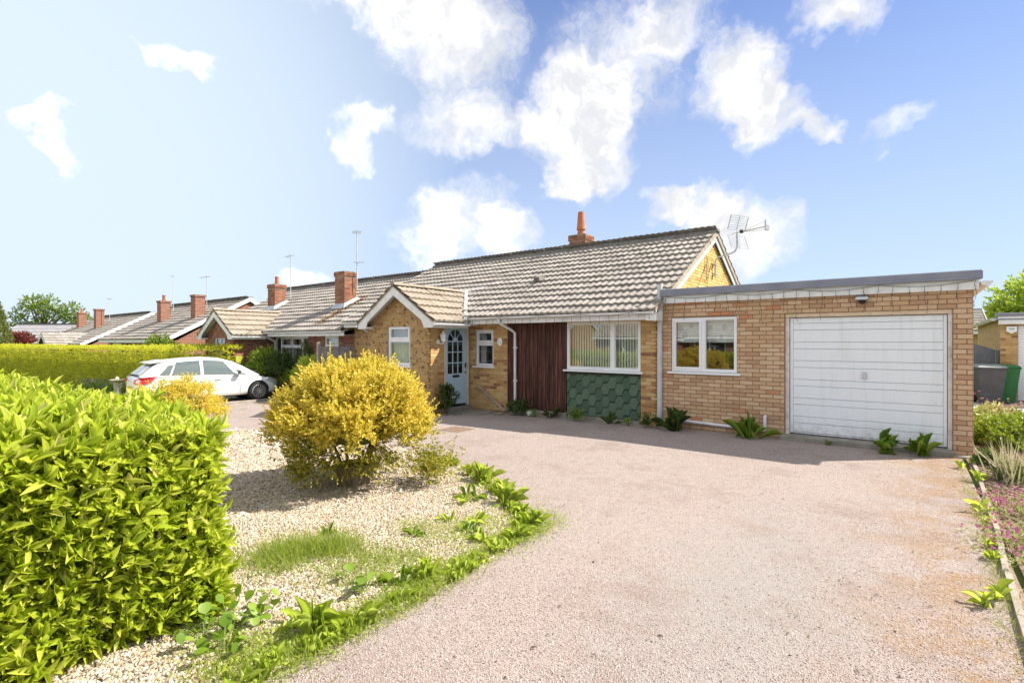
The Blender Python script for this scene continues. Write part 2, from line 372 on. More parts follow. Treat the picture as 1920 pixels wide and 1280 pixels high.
def garage_paint():
    m, t, b = new_mat('garage_paint'); p = t.pos(); mp = t.n('ShaderNodeMapping'); t.put(mp.inputs[0], p); mp.inputs['Scale'].default_value = (1.5, 6, 9)
    c = t.mix(t.noise(mp.outputs[0], 2, 5), (.76,.80,.83), (.82,.85,.87))
    mp2 = t.n('ShaderNodeMapping'); t.put(mp2.inputs[0], p); mp2.inputs['Scale'].default_value = (5, 10, 60)
    c = t.mix(t.ramp(t.noise(mp2.outputs[0], 1.4, 4, .6), [(.69, 0), (.73, .9)]), c, (.24,.25,.25))
    mp3 = t.n('ShaderNodeMapping'); t.put(mp3.inputs[0], p); mp3.inputs['Scale'].default_value = (9, 9, .8)
    c = t.mix(t.math('MULTIPLY', t.ramp(t.noise(mp3.outputs[0], 1, 6, .7), [(.5, 0), (.75, 1)]), .3), c, (.5,.49,.45))
    sp = t.n('ShaderNodeSeparateXYZ'); t.put(sp.inputs[0], p)
    c = t.mix(t.math('MULTIPLY', t.maprange(sp.outputs[2], .45, .1), t.ramp(t.noise(p, 14, 6, .7), [(.4, .0), (.65, .6)])), c, (.38,.34,.28))
    t.put(b.inputs['Base Color'], c); b.inputs['Roughness'].default_value = .5
garage_paint()
def door_paint():
    m, t, b = new_mat('door_paint'); p = t.pos(); mp = t.n('ShaderNodeMapping'); t.put(mp.inputs[0], p); mp.inputs['Scale'].default_value = (18, 18, 3)
    c = t.mix(t.noise(p, 3, 4), (.40,.56,.68), (.46,.61,.72))
    c = t.mix(t.ramp(t.noise(mp.outputs[0], 1.5, 6, .7), [(.62, 0), (.68, .7)]), c, (.7,.73,.74))
    t.put(b.inputs['Base Color'], c); b.inputs['Roughness'].default_value = .45
door_paint()
def blind_mat():
    # roller blind printed with grey allium heads
    m, t, b = new_mat('blind_print'); vo = t.n('ShaderNodeTexVoronoi'); t.put(vo.inputs['Vector'], t.pos()); vo.inputs['Scale'].default_value = 5.2; vo.inputs['Randomness'].default_value = .75
    d = vo.outputs['Distance']; rings = t.math('SINE', t.math('MULTIPLY', d, 120)); fine = t.noise(t.pos(), 160, 2)
    inside = t.math('LESS_THAN', d, .33); pat = t.math('MULTIPLY', inside, t.math('GREATER_THAN', t.math('ADD', t.math('MULTIPLY', rings, .4), fine), .45))
    t.put(b.inputs['Base Color'], t.mix(t.math('MULTIPLY', pat, .8), (.72,.70,.68), (.2,.22,.23))); b.inputs['Roughness'].default_value = .9
blind_mat()
# plants
leaf_mat('laurel_leaf', [(0, (.34,.45,.03)), (.3, (.52,.62,.05)), (.65, (.66,.73,.085)), (.93, (.76,.79,.14)), (1, (.8,.7,.3))], .52, .32, .55)
leaf_mat('privet_leaf', [(0, (.45,.45,.04)), (.3, (.72,.71,.06)), (.7, (.82,.78,.08)), (1, (.85,.78,.12))], .62, .5)
leaf_mat('golden_leaf', [(0, (.36,.3,.03)), (.15, (.7,.53,.05)), (.55, (.86,.67,.09)), (.85, (.9,.76,.17)), (1, (.78,.44,.09))], .4, .55)
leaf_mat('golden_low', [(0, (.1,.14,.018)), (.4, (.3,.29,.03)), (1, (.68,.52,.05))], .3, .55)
leaf_mat('weed_leaf', [(0, (.09,.18,.015)), (.5, (.18,.3,.028)), (1, (.3,.42,.06))], .35, .45)
leaf_mat('weed_light', [(0, (.30,.40,.04)), (.5, (.48,.6,.07)), (1, (.64,.72,.17))], .55, .45)
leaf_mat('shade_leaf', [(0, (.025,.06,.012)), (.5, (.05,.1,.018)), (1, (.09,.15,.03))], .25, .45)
leaf_mat('shrub_leaf', [(0, (.1,.18,.015)), (.5, (.24,.35,.03)), (1, (.4,.48,.06))], .35, .45)
leaf_mat('shrub_dark', [(0, (.02,.05,.012)), (.5, (.05,.1,.02)), (1, (.11,.18,.035))], .25, .4)
leaf_mat('shrub_rust', [(0, (.09,.09,.02)), (.5, (.2,.17,.035)), (1, (.3,.16,.05))], .3, .5)
leaf_mat('tree_leaf', [(0, (.07,.12,.014)), (.5, (.17,.26,.025)), (1, (.3,.4,.045))], .3, .5)
leaf_mat('conifer_leaf', [(0, (.09,.11,.03)), (.5, (.15,.18,.045)), (1, (.22,.24,.07))], .2, .6)
leaf_mat('red_leaf', [(0, (.10,.008,.02)), (.5, (.2,.014,.035)), (1, (.28,.03,.055))], .25, .5)
leaf_mat('pale_leaf', [(0, (.24,.3,.06)), (.5, (.48,.53,.18)), (1, (.7,.7,.4))], .3, .5)
leaf_mat('grass_blade', [(0, (.16,.25,.022)), (.5, (.3,.4,.045)), (.85, (.42,.48,.1)), (1, (.55,.48,.2))], .35, .5)
leaf_mat('dry_stem', [(0, (.5,.44,.27)), (1, (.72,.66,.46))], .2, .7)
leaf_mat('pink_petal', [(0, (.42,.03,.26)), (1, (.62,.14,.45))], .3, .5)
leaf_mat('pale_pink_petal', [(0, (.6,.2,.25)), (1, (.7,.4,.4))], .3, .5)
leaf_mat('lilac_petal', [(0, (.35,.25,.42)), (1, (.55,.45,.6))], .3, .5)
plain('bark', (.13,.10,.075), .9, (.2,.16,.12), 12, .6, 60)
plain('twig_core', (.08,.1,.025), .95, (.12,.12,.04), 14)
plain('privet_core', (.26,.26,.03), .95, (.4,.38,.05), 14)
plain('soil', (.15,.10,.068), .95, (.24,.17,.12), 9, .9, 40)
def pebble_mat():
    m, t, b = new_mat('pebble')
    c = t.ramp(t.rnd(), [(0, (.47,.39,.30)), (.2, (.55,.48,.39)), (.4, (.37,.27,.17)), (.52, (.60,.55,.48)), (.68, (.28,.21,.15)), (.78, (.48,.36,.22)), (.9, (.66,.63,.59)), (.95, (.13,.1,.08))], 'CONSTANT')
    t.put(b.inputs['Base Color'], t.mix(t.math('MULTIPLY', t.noise(t.pos(), 120, 3), .3), c, (.3,.22,.15))); b.inputs['Roughness'].default_value = .75
pebble_mat()
def chip_mat():
    m, t, b = new_mat('stone_chip')
    t.put(b.inputs['Base Color'], t.ramp(t.rnd(), [(0, (.46,.36,.32)), (.3, (.38,.28,.25)), (.55, (.53,.44,.4)), (.75, (.27,.2,.185)), (.85, (.58,.51,.47)), (.95, (.12,.09,.085))], 'CONSTANT')); b.inputs['Roughness'].default_value = .85
chip_mat()
def gravel_mat():
    m, t, b = new_mat('gravel_ground'); p = t.pos(); vo = t.n('ShaderNodeTexVoronoi'); t.put(vo.inputs['Vector'], p); vo.inputs['Scale'].default_value = 55
    sc = t.n('ShaderNodeSeparateColor'); t.put(sc.inputs[0], vo.outputs['Color'])
    c = t.ramp(sc.outputs[0], [(0, (.5,.42,.33)), (.3, (.38,.28,.19)), (.5, (.62,.55,.47)), (.75, (.26,.19,.13)), (.85, (.68,.63,.57))], 'CONSTANT')
    t.put(b.inputs['Base Color'], t.mix(.25, c, (.3,.23,.16))); b.inputs['Roughness'].default_value = .9
    t.put(b.inputs['Normal'], t.bump(vo.outputs['Distance'], .8, .01))
gravel_mat()
def drive_mat(name, near=True):
    m, t, b = new_mat(name); p = t.pos()
    vo = t.n('ShaderNodeTexVoronoi'); t.put(vo.inputs['Vector'], p); vo.inputs['Scale'].default_value = 150
    sc = t.n('ShaderNodeSeparateColor'); t.put(sc.inputs[0], vo.outputs['Color'])
    c = t.ramp(sc.outputs[0], [(0, (.33,.268,.246)), (.25, (.38,.318,.293)), (.5, (.29,.228,.207)), (.68, (.395,.345,.315)), (.82, (.19,.148,.128)), (.9, (.43,.385,.355)), (.955, (.055,.04,.036))], 'CONSTANT')
    big = t.noise(p, .55, 6, .65); c = t.mix(t.ramp(big, [(.35, .0), (.75, .4)]), c, (.405,.36,.325))
    # dusty grey worn patch down the middle where cars stand, and fine scatter of dark specks
    sub = t.n('ShaderNodeVectorMath', operation='SUBTRACT'); t.put(sub.inputs[0], p); sub.inputs[1].default_value = (-.85, 3.6, 0)
    mu = t.n('ShaderNodeVectorMath', operation='MULTIPLY'); t.put(mu.inputs[0], sub.outputs[0]); mu.inputs[1].default_value = (1.3, .42, 0)
    ln = t.n('ShaderNodeVectorMath', operation='LENGTH'); t.put(ln.inputs[0], mu.outputs[0])
    worn = t.math('MULTIPLY', t.maprange(t.math('ADD', ln.outputs['Value'], t.math('MULTIPLY', t.math('SUBTRACT', t.noise(p, 2.2, 6, .65), .5), 2.0)), 1.2, .2), .7)
    c = t.mix(worn, c, t.mix(.8, c, (.30,.29,.275)))
    # brown moss along the right-hand kerb
    sp = t.n('ShaderNodeSeparateXYZ'); t.put(sp.inputs[0], p)
    edge = t.maprange(sp.outputs[0], -.75, .55)
    moss = t.math('MULTIPLY', edge, t.ramp(t.noise(p, 1.7, 7, .7), [(.44, 0), (.56, 1)]))
    moss = t.math('MULTIPLY', moss, t.ramp(t.noise(p, 34, 6, .8), [(.42, .05), (.56, 1)]))
    c = t.mix(moss, c, (.27,.15,.04))
    stain = t.math('MULTIPLY', t.ramp(t.noise(p, 1.1, 7, .72), [(.5, 0), (.68, .9)]), 1.0)
    c = t.mix(stain, c, t.mix(.55, c, (.20,.145,.12)))
    c = t.mix(t.math('MULTIPLY', t.ramp(t.noise(p, 7, 6, .75), [(.5, 0), (.75, .5)]), t.ramp(t.noise(p, .4, 2), [(.4, 0), (.6, 1)])), c, (.16,.125,.11))
    t.put(b.inputs['Base Color'], c); b.inputs['Roughness'].default_value = .93; b.inputs['Specular IOR Level'].default_value = .2
    h = t.math('ADD', t.math('MULTIPLY', vo.outputs['Distance'], -.6), t.math('MULTIPLY', t.noise(p, 40, 6, .7), .7))
    t.put(b.inputs['Normal'], t.bump(h, .9, .009))
drive_mat('drive_shingle')
plain('asphalt', (.1,.1,.1), .9, (.14,.135,.13), 3, .4, 120)
plain('pale_paving', (.5,.46,.42), .9, (.42,.38,.34), 3, .3, 60)
plain('lawn_earth', (.14,.2,.035), .95, (.22,.27,.06), 2, .6, 40)
plain('far_field', (.12,.17,.04), .95, (.2,.24,.07), .05)
# car
plain('car_white', (.78,.79,.80), .22, spec=.5, coat=.6)
plain('tail_red', (.5,.012,.02), .15, spec=.6, coat=.8)
plain('plate_yellow', (.62,.47,.06), .4)
plain('black_plastic', (.02,.02,.022), .55)
plain('alloy', (.62,.61,.6), .3, metal=.8)
plain('lamp_clear', (.6,.63,.66), .1, spec=.8, coat=.6)
plain('bin_grey', (.075,.075,.085), .55, (.095,.095,.105), 5)
plain('bin_grey_lid', (.23,.24,.23), .5, (.32,.33,.31), 6)
plain('bin_green', (.02,.14,.035), .5, (.03,.17,.045), 5)
plain('gate_grey', (.115,.125,.15), .6, (.14,.15,.175), 6, .1, 40)
plain('roller_white', (.8,.81,.82), .45)
plain('stone_pale', (.52,.47,.39), .9, (.4,.36,.29), 9, .5, 50)
leaf_mat('dead_leaf', [(0, (.16,.06,.03)), (.6, (.28,.12,.05)), (1, (.4,.24,.1))], .2, .7)
leaf_mat('litter', [(0, (.03,.022,.016)), (.7, (.08,.05,.03)), (1, (.25,.15,.05))], .1, .8)
# ------------------------------------------------------------------ ground, drive, beds
def sheet(name, poly, lift, mat, kind='structure'):
    bm = bmesh.new(); bm.faces.new([bm.verts.new((x, y, 0)) for x, y in poly])
    for cut in (-25, -4):
        bmesh.ops.bisect_plane(bm, geom=bm.verts[:] + bm.edges[:] + bm.faces[:], plane_co=(cut, 0, 0), plane_no=(1, 0, 0))
    bmesh.ops.triangulate(bm, faces=bm.faces[:])
    for v in bm.verts: v.co.z = gz(v.co.x) + lift
    bmesh.ops.recalc_face_normals(bm, faces=bm.faces[:])
    me = bpy.data.meshes.new(name); bm.to_mesh(me); bm.free()
    if len(me.polygons) and me.polygons[0].normal.z < 0: me.flip_normals()
    o = add(name, me, mat); o['kind'] = kind; return o
def inpoly(P, poly):
    x, y = P[:, 0], P[:, 1]; ins = np.zeros(len(P), bool); n = len(poly)
    for i in range(n):
        x1, y1 = poly[i]; x2, y2 = poly[(i + 1) % n]
        c = ((y1 > y) != (y2 > y)) & (x < (x2 - x1) * (y - y1) / (y2 - y1 + 1e-12) + x1); ins ^= c
    return ins
GZ = np.vectorize(gz)
sheet('ground', [(-450, -300), (450, -300), (450, 450), (-450, 450)], -.03, 'far_field')
sheet('road', [(-200, -10), (200, -10), (200, -3.6), (-200, -3.6)], -.02, 'asphalt')
sheet('pavement', [(-200, -3.58), (200, -3.58), (200, -1.4), (-200, -1.4)], -.005, 'asphalt')
sheet('driveway', [(-16.3, -1.38), (.62, -1.38), (.62, 10.4), (-16.3, 10.4)], 0, 'drive_shingle')
BED = [(-2.57, .1), (-2.57, 3.2), (-2.62, 3.6), (-2.8, 3.93), (-3.2, 4.2), (-3.75, 4.6), (-4.75, 5.1), (-5.7, 5.45), (-7.3, 5.66), (-9.3, 5.55), (-10.8, 5.0), (-12.3, 4.1), (-13.4, 2.9), (-13.9, 1.5), (-13.9, .1)]
sheet('gravel_bed', BED, .012, 'gravel_ground')
sheet('neighbour_driveway', [(-20.4, -1.38), (-16.32, -1.38), (-16.32, 10.3), (-20.4, 10.3)], .004, 'pale_paving')
sheet('lawn', [(-60, -1.38), (-20.42, -1.38), (-20.42, 8.3), (-60, 8.3)], .01, 'lawn_earth')
sheet('soil_bed', [(.66, -1.38), (2.7, -1.38), (2.7, 16.5), (.66, 16.5)], .012, 'soil')
sheet('side_driveway', [(2.72, -1.38), (9, -1.38), (9, 26), (.9, 26), (.9, 16.52), (2.72, 16.52)], .008, 'pale_paving')

# pebbles in the bed: uncountable, one object
def stones(name, P, size, mat, label, cat, flat=.65):
    n = len(P); base = np.array([(-1,-1,-1),(1,-1,-1),(1,1,-1),(-1,1,-1),(-1,-1,1),(1,-1,1),(1,1,1),(-1,1,1)]) * .5
    base = base * np.array([.86, .86, .7]); F = np.array([(4,5,6,7),(0,1,5,4),(1,2,6,5),(2,3,7,6),(3,0,4,7)])
    S = size[:, None, None]; V = base[None] + rng.normal(0, .13, (n, 8, 3)); V[:, 4:, :2] *= .72
    a = rng.uniform(0, 6.28, n); ca, sa = np.cos(a)[:, None], np.sin(a)[:, None]
    el = rng.uniform(.75, 1.35, (n, 1)); x = V[..., 0] * el; y = V[..., 1] / el
    V = np.stack([x * ca - y * sa, x * sa + y * ca, V[..., 2] * flat + rng.normal(0, .12, (n, 1)) * x], -1) * S + P[:, None]
    o = add(name, mesh_np(name, V.reshape(-1, 3), (F[None] + (np.arange(n) * 8)[:, None, None]).reshape(-1, 4)), mat)
    return tag(o, label, cat, kind='stuff')
pts = []
for (x0, x1, y0, y1, dens, sz) in [(-5.2, -2.57, .5, 5.3, 7500, .0122), (-8, -5.2, 2.2, 5.7, 3600, .0165), (-13.5, -8, 2.0, 5.7, 750, .032)]:
    k = int((x1 - x0) * (y1 - y0) * dens); q = np.stack([rng.uniform(x0, x1, k), rng.uniform(y0, y1, k)], 1); q = q[inpoly(q, BED)]
    pts.append((q, np.full(len(q), sz)))
q = np.concatenate([a for a, b in pts]); sz = np.concatenate([b for a, b in pts]) * rng.lognormal(0, .3, len(q))
stones('pebbles', np.column_stack([q, GZ(q[:, 0]) + .016 + rng.uniform(0, .006, len(q))]), sz, 'pebble', 'cream and brown pebbles covering the gravel bed round the golden shrub', 'gravel')
k = 260; q = np.stack([rng.uniform(-12.5, -4.5, k), rng.uniform(2, 5.4, k)], 1); q = q[inpoly(q, BED)]
stones('larger_pebbles', np.column_stack([q, GZ(q[:, 0]) + .025]), rng.uniform(.03, .07, len(q)), 'pebble', 'larger pale stones lying loose on the gravel bed', 'gravel')
# loose chippings on the drive
k = 52000; t_ = 2.4 + 7.5 * rng.random(k) ** 1.7; a_ = rng.uniform(-.55, 1.0, k)
q = np.stack([t_ * (.7938 * a_ - .6082), t_ * (.6082 * a_ + .7938)], 1)
q = q[(q[:, 0] > -12) & (q[:, 0] < .6) & (q[:, 1] < 10) & ~inpoly(q, [(x + .02, y) for x, y in BED])]
stones('loose_chippings', np.column_stack([q, GZ(q[:, 0]) + .002]), rng.uniform(.0035, .0085, len(q)), 'stone_chip', 'fine pinkish stone chippings strewn over the driveway', 'gravel')
# crumbly clods in the soil bed
k = 9000; q = np.stack([rng.uniform(.7, 2.3, k), rng.uniform(3, 12, k)], 1)
stones('soil_clods', np.column_stack([q, np.full(k, .016)]), rng.uniform(.015, .06, k), 'soil', 'dry crumbly brown clods of earth in the flower bed by the kerb', 'soil')

# edgings
def edging(name, label, path, w, h, mat, step=.9, gaps=0):
    th = thing(name, label, 'kerb', (path[0][0], path[0][1], 0))
    for (x0, y0), (x1, y1) in zip(path[:-1], path[1:]):
        L = math.hypot(x1 - x0, y1 - y0); n = max(1, round(L / step)); d = Vector((x1 - x0, y1 - y0, 0)) / L; s = Vector((-d.y, d.x, 0)) * w / 2
        for i in range(n):
            if gaps and random.random() < gaps: continue
            a = Vector((x0, y0, 0)) + d * (L * i / n + .006); b = Vector((x0, y0, 0)) + d * (L * (i + 1) / n - .006)
            hh = h + random.uniform(-.008, .008); j = Vector((random.uniform(-.01, .01), random.uniform(-.01, .01), 0))
            m = MB(); q = [a - s + j, b - s - j, b + s - j, a + s + j]; c_ = .012
            top = [p + (sum(q, Vector()) / 4 - p) * .05 for p in q]
            m.raw([(p.x, p.y, gz(p.x) - .05) for p in q] + [(p.x, p.y, gz(p.x) + hh - c_) for p in q] + [(p.x, p.y, gz(p.x) + hh) for p in top],
                  [(3,2,1,0),(8,9,10,11)] + [(k, (k + 1) % 4, (k + 1) % 4 + 4, k + 4) for k in range(4)] + [(k + 4, (k + 1) % 4 + 4, (k + 1) % 4 + 8, k + 8) for k in range(4)])
            m.build('edging_stone', mat, th)
    return th
edging('concrete_edging', 'narrow pale concrete edging between driveway and right-hand flower bed', [(.72, 9.6), (.67, 7.7), (.62, 6.25), (.57, 5.16), (.52, 3.6), (.5, 2)], .04, .04, 'concrete_pale')
edging('bed_edging', 'low stone edging half hidden by weeds round the gravel bed', BED[0:12], .045, .012, 'concrete_pale', .45, .45)
edging('drive_kerb', 'low pale kerb beside the white car', [(-16.31, 3), (-16.31, 10.0)], .12, .07, 'concrete_pale', .9)
# ------------------------------------------------------------------ bricks, tiles, windows
def _brick_mesh():
    me = bpy.data.meshes.new('brick'); b = .004   # unit length along x, 65 mm high, face at y=-.007
    v = [(-.5, .03, -.0325), (.5, .03, -.0325), (.5, .03, .0325), (-.5, .03, .0325),
         (-.5, -.002, -.0325), (.5, -.002, -.0325), (.5, -.002, .0325), (-.5, -.002, .0325),
         (-.482, -.007, -.0285), (.482, -.007, -.0285), (.482, -.007, .0285), (-.482, -.007, .0285)]
    f = [(0,4,5,1),(1,5,6,2),(2,6,7,3),(3,7,4,0),(4,8,9,5),(5,9,10,6),(6,10,11,7),(7,11,8,4),(8,11,10,9)]
    f = [q[::-1] for q in f]; me.from_pydata(v, [], f); me.update(); return me
BRICK = _brick_mesh(); BV = np.array([v.co[:] for v in BRICK.vertices]); BQ = [tuple(p.vertices) for p in BRICK.polygons]
_bm = {}
def brick_mesh(mat):
    if mat not in _bm:
        _bm[mat] = BRICK.copy(); _bm[mat].materials.append(MATS[mat])
    return _bm[mat]
def lay(axis, plane, a0, a1, z0, z1, holes=(), clip=None, phase=0):
    """brick records for a wall: axis 'x' faces -y at y=plane, axis 'y' faces +x at x=plane"""
    out = []; n = int(math.ceil((z1 - z0) / .075 - 1e-6))
    for r in range(n):
        zc = z0 + r * .075 + .0375
        if zc + .02 > z1: break
        cuts = sorted((h[0], h[1]) for h in holes if h[2] < zc < h[3]); spans = []; s = a0
        for h0, h1 in cuts:
            if h0 > s: spans.append((s, min(h0, a1)))
            s = max(s, h1)
        if s < a1: spans.append((s, a1))
        off = ((r + phase) % 2) * .1125
        for s0, s1 in spans:
            if clip:
                c0, c1 = clip(zc); s0, s1 = max(s0, c0), min(s1, c1)
            k = math.floor((s0 - a0 - off) / .225) ; x = a0 + off + k * .225
            while x < s1:
                b0, b1 = max(x, s0), min(x + .225, s1); x += .225
                if b1 - b0 > .04: out.append((axis, plane + random.uniform(-.0015, .0015), (b0 + b1) / 2, zc, b1 - b0 - .010))
    return out
def place_bricks(groups, limit=300):
    """groups: list of (wall object, material, records); the largest in view stay single bricks, the rest of a wall is one part"""
    allr = []
    for gi, (wall, mat, recs) in enumerate(groups):
        for r in recs:
            u, v = (r[2], r[1]) if r[0] == 'x' else (r[1], r[2]); allr.append((show(u, v, r[3]) * r[4], gi, r))
    allr.sort(key=lambda q: -q[0]); rest = {}
    for i, (s, gi, r) in enumerate(allr):
        wall, mat, _ = groups[gi]
        if i < limit and s > 0:
            o = bpy.data.objects.new('brick', brick_mesh(mat)); C.objects.link(o); o.parent = wall
            o.location = (r[2], r[1], r[3]) if r[0] == 'x' else (r[1], r[2], r[3]); o.scale = (r[4], 1, 1)
            o.rotation_euler = (0, random.uniform(-.006, .006), 0 if r[0] == 'x' else R(90))
        else: rest.setdefault((gi, r[0]), []).append(r)
    for (gi, _ax), rr in rest.items():
        wall, mat, _ = groups[gi]; k = len(BV); n = len(rr); V = np.repeat(BV[None], n, 0); L = np.array([r[4] for r in rr])
        V[..., 0] *= L[:, None]
        if rr[0][0] == 'x': V = V + np.array([(r[2], r[1], r[3]) for r in rr])[:, None]
        else: V = np.stack([-V[..., 1], V[..., 0], V[..., 2]], -1) + np.array([(r[1], r[2], r[3]) for r in rr])[:, None]
        me = bpy.data.meshes.new('bricks'); me.from_pydata(V.reshape(-1, 3).tolist(), [], [tuple(j + i * k for j in q) for i in range(n) for q in BQ]); me.update()
        o = add('bricks', me, mat, wall); o['kind'] = 'stuff'

def wall_with_holes(m, axis, plane, thick, a0, a1, z0, z1, holes):
    """mortar backing made of boxes round the openings"""
    xs = sorted({a0, a1, *[h[0] for h in holes], *[h[1] for h in holes]}); xs = [x for x in xs if a0 <= x <= a1]
    for x0, x1 in zip(xs[:-1], xs[1:]):
        hs = sorted((max(h[2], z0), min(h[3], z1)) for h in holes if h[0] < (x0 + x1) / 2 < h[1]); s = z0
        for h0, h1 in hs + [(z1, z1)]:
            if h0 > s + 1e-4:
                if axis == 'x': m.box(x0, x1, plane, plane + thick, s, h0)
                else: m.box(plane - thick, plane, x0, x1, s, h0)
            s = max(s, h1)

# roof tiles: double-roll concrete tile, 330 mm cover, 345 mm gauge
def _tile(nseg=12, cover=.33, gauge=.4):
    xs = np.linspace(0, cover, nseg + 1); pr = .024 * (.5 + .5 * np.cos(2 * np.pi * xs / .165)) ** 1.4
    v = []
    for x, p in zip(xs, pr): v += [(x, 0, p + .008), (x, 0, p + .060), (x, gauge, p + .004)]
    f = []
    for i in range(nseg):
        a = i * 3; f += [(a, a + 3, a + 4, a + 1), (a + 1, a + 4, a + 5, a + 2)]
    return np.array(v), np.array(f)
TV, TF = _tile(); TV2, TF2 = _tile(4)
_tm = {}
def tile_mesh(mat):
    if mat not in _tm:
        me = mesh_np('tile', TV, TF); me.materials.append(MATS[mat]); me.polygons.foreach_set('use_smooth', np.ones(len(me.polygons), bool)); _tm[mat] = me
        me.set_sharp_from_angle(angle=R(50))
    return _tm[mat]
def roof_slope(roof, E, e, s, length, slope_len, mat, limit, keep=None, coarse=False, stagger=False):
    """E eave corner, e along the eaves, s up the slope; returns nothing, adds tiles under the roof part"""
    E, e, s = Vector(E), Vector(e).normalized(), Vector(s).normalized(); n = e.cross(s)
    if n.z < 0: n = -n
    cols = int(math.ceil(length / .33 - .02)); rows = int(math.ceil(slope_len / .345 - .3)); rec = []
    for j in range(rows):
        for i in range(cols):
            w = min(1.0, (length - i * .33) / .33)
            if w < .1: continue
            p = E + e * (i * .33) + s * (j * .345); c = p + e * .165 + s * .17
            if keep and not keep(c): continue
            rec.append((show(*c), p + n * random.uniform(-.006, .006) + s * random.uniform(-.006, .006), w))
    rec.sort(key=lambda q: -q[0]); M = Matrix((e, s, n)).transposed(); rest = []
    for i, (sh, p, w) in enumerate(rec):
        if i < limit and sh > 0:
            o = bpy.data.objects.new('tile', tile_mesh(mat)); C.objects.link(o); o.parent = roof
            Ms = M.to_4x4(); Ms = Matrix.Translation(p) @ Ms @ Matrix.Rotation(random.uniform(-.008, .008), 4, 'Z') @ Matrix.Diagonal((w, 1, 1, 1)); o.matrix_local = Ms
        else: rest.append((p, w))
    if rest:
        tv, tf = (TV2, TF2) if coarse else (TV, TF); k = len(tv); n_ = len(rest); Mn = np.array(M)
        V = np.repeat(tv[None], n_, 0); V[..., 0] *= np.array([w for _, w in rest])[:, None]
        V = V @ Mn.T + np.array([p[:] for p, _ in rest])[:, None]
        o = add('tiles', mesh_np('tiles', V.reshape(-1, 3), (tf[None] + (np.arange(n_) * k)[:, None, None]).reshape(-1, 4)), mat, roof, True); o['kind'] = 'stuff'
        o.data.set_sharp_from_angle(angle=R(50))
def ridge_tiles(roof, a, b, axis, r=.11, mat='ridge_tile', step=.45):
    """half-round ridge tiles from a to b"""
    a, b = Vector(a), Vector(b); d = (b - a); L = d.length; d.normalize(); s = Vector((-d.y, d.x, 0)); n = int(L / step)
    for i in range(n):
        p0 = a + d * (L * i / n); p1 = a + d * (L * (i + 1) / n + .02); m = MB(); k = 7; dz = random.uniform(-.006, .006)
        for p, rr in ((p0, r), (p1, r * .93)):
            for q in range(k):
                t = math.pi * q / (k - 1); m.v.append(tuple(p + s * math.cos(t) * rr + Vector((0, 0, math.sin(t) * rr * .75 + dz))))
        m.f += [(q, q + 1, q + k + 1, q + k) for q in range(k - 1)] + [tuple(range(k)), tuple(range(k, 2 * k))[::-1]]
        m.build('ridge_tile', mat, roof)

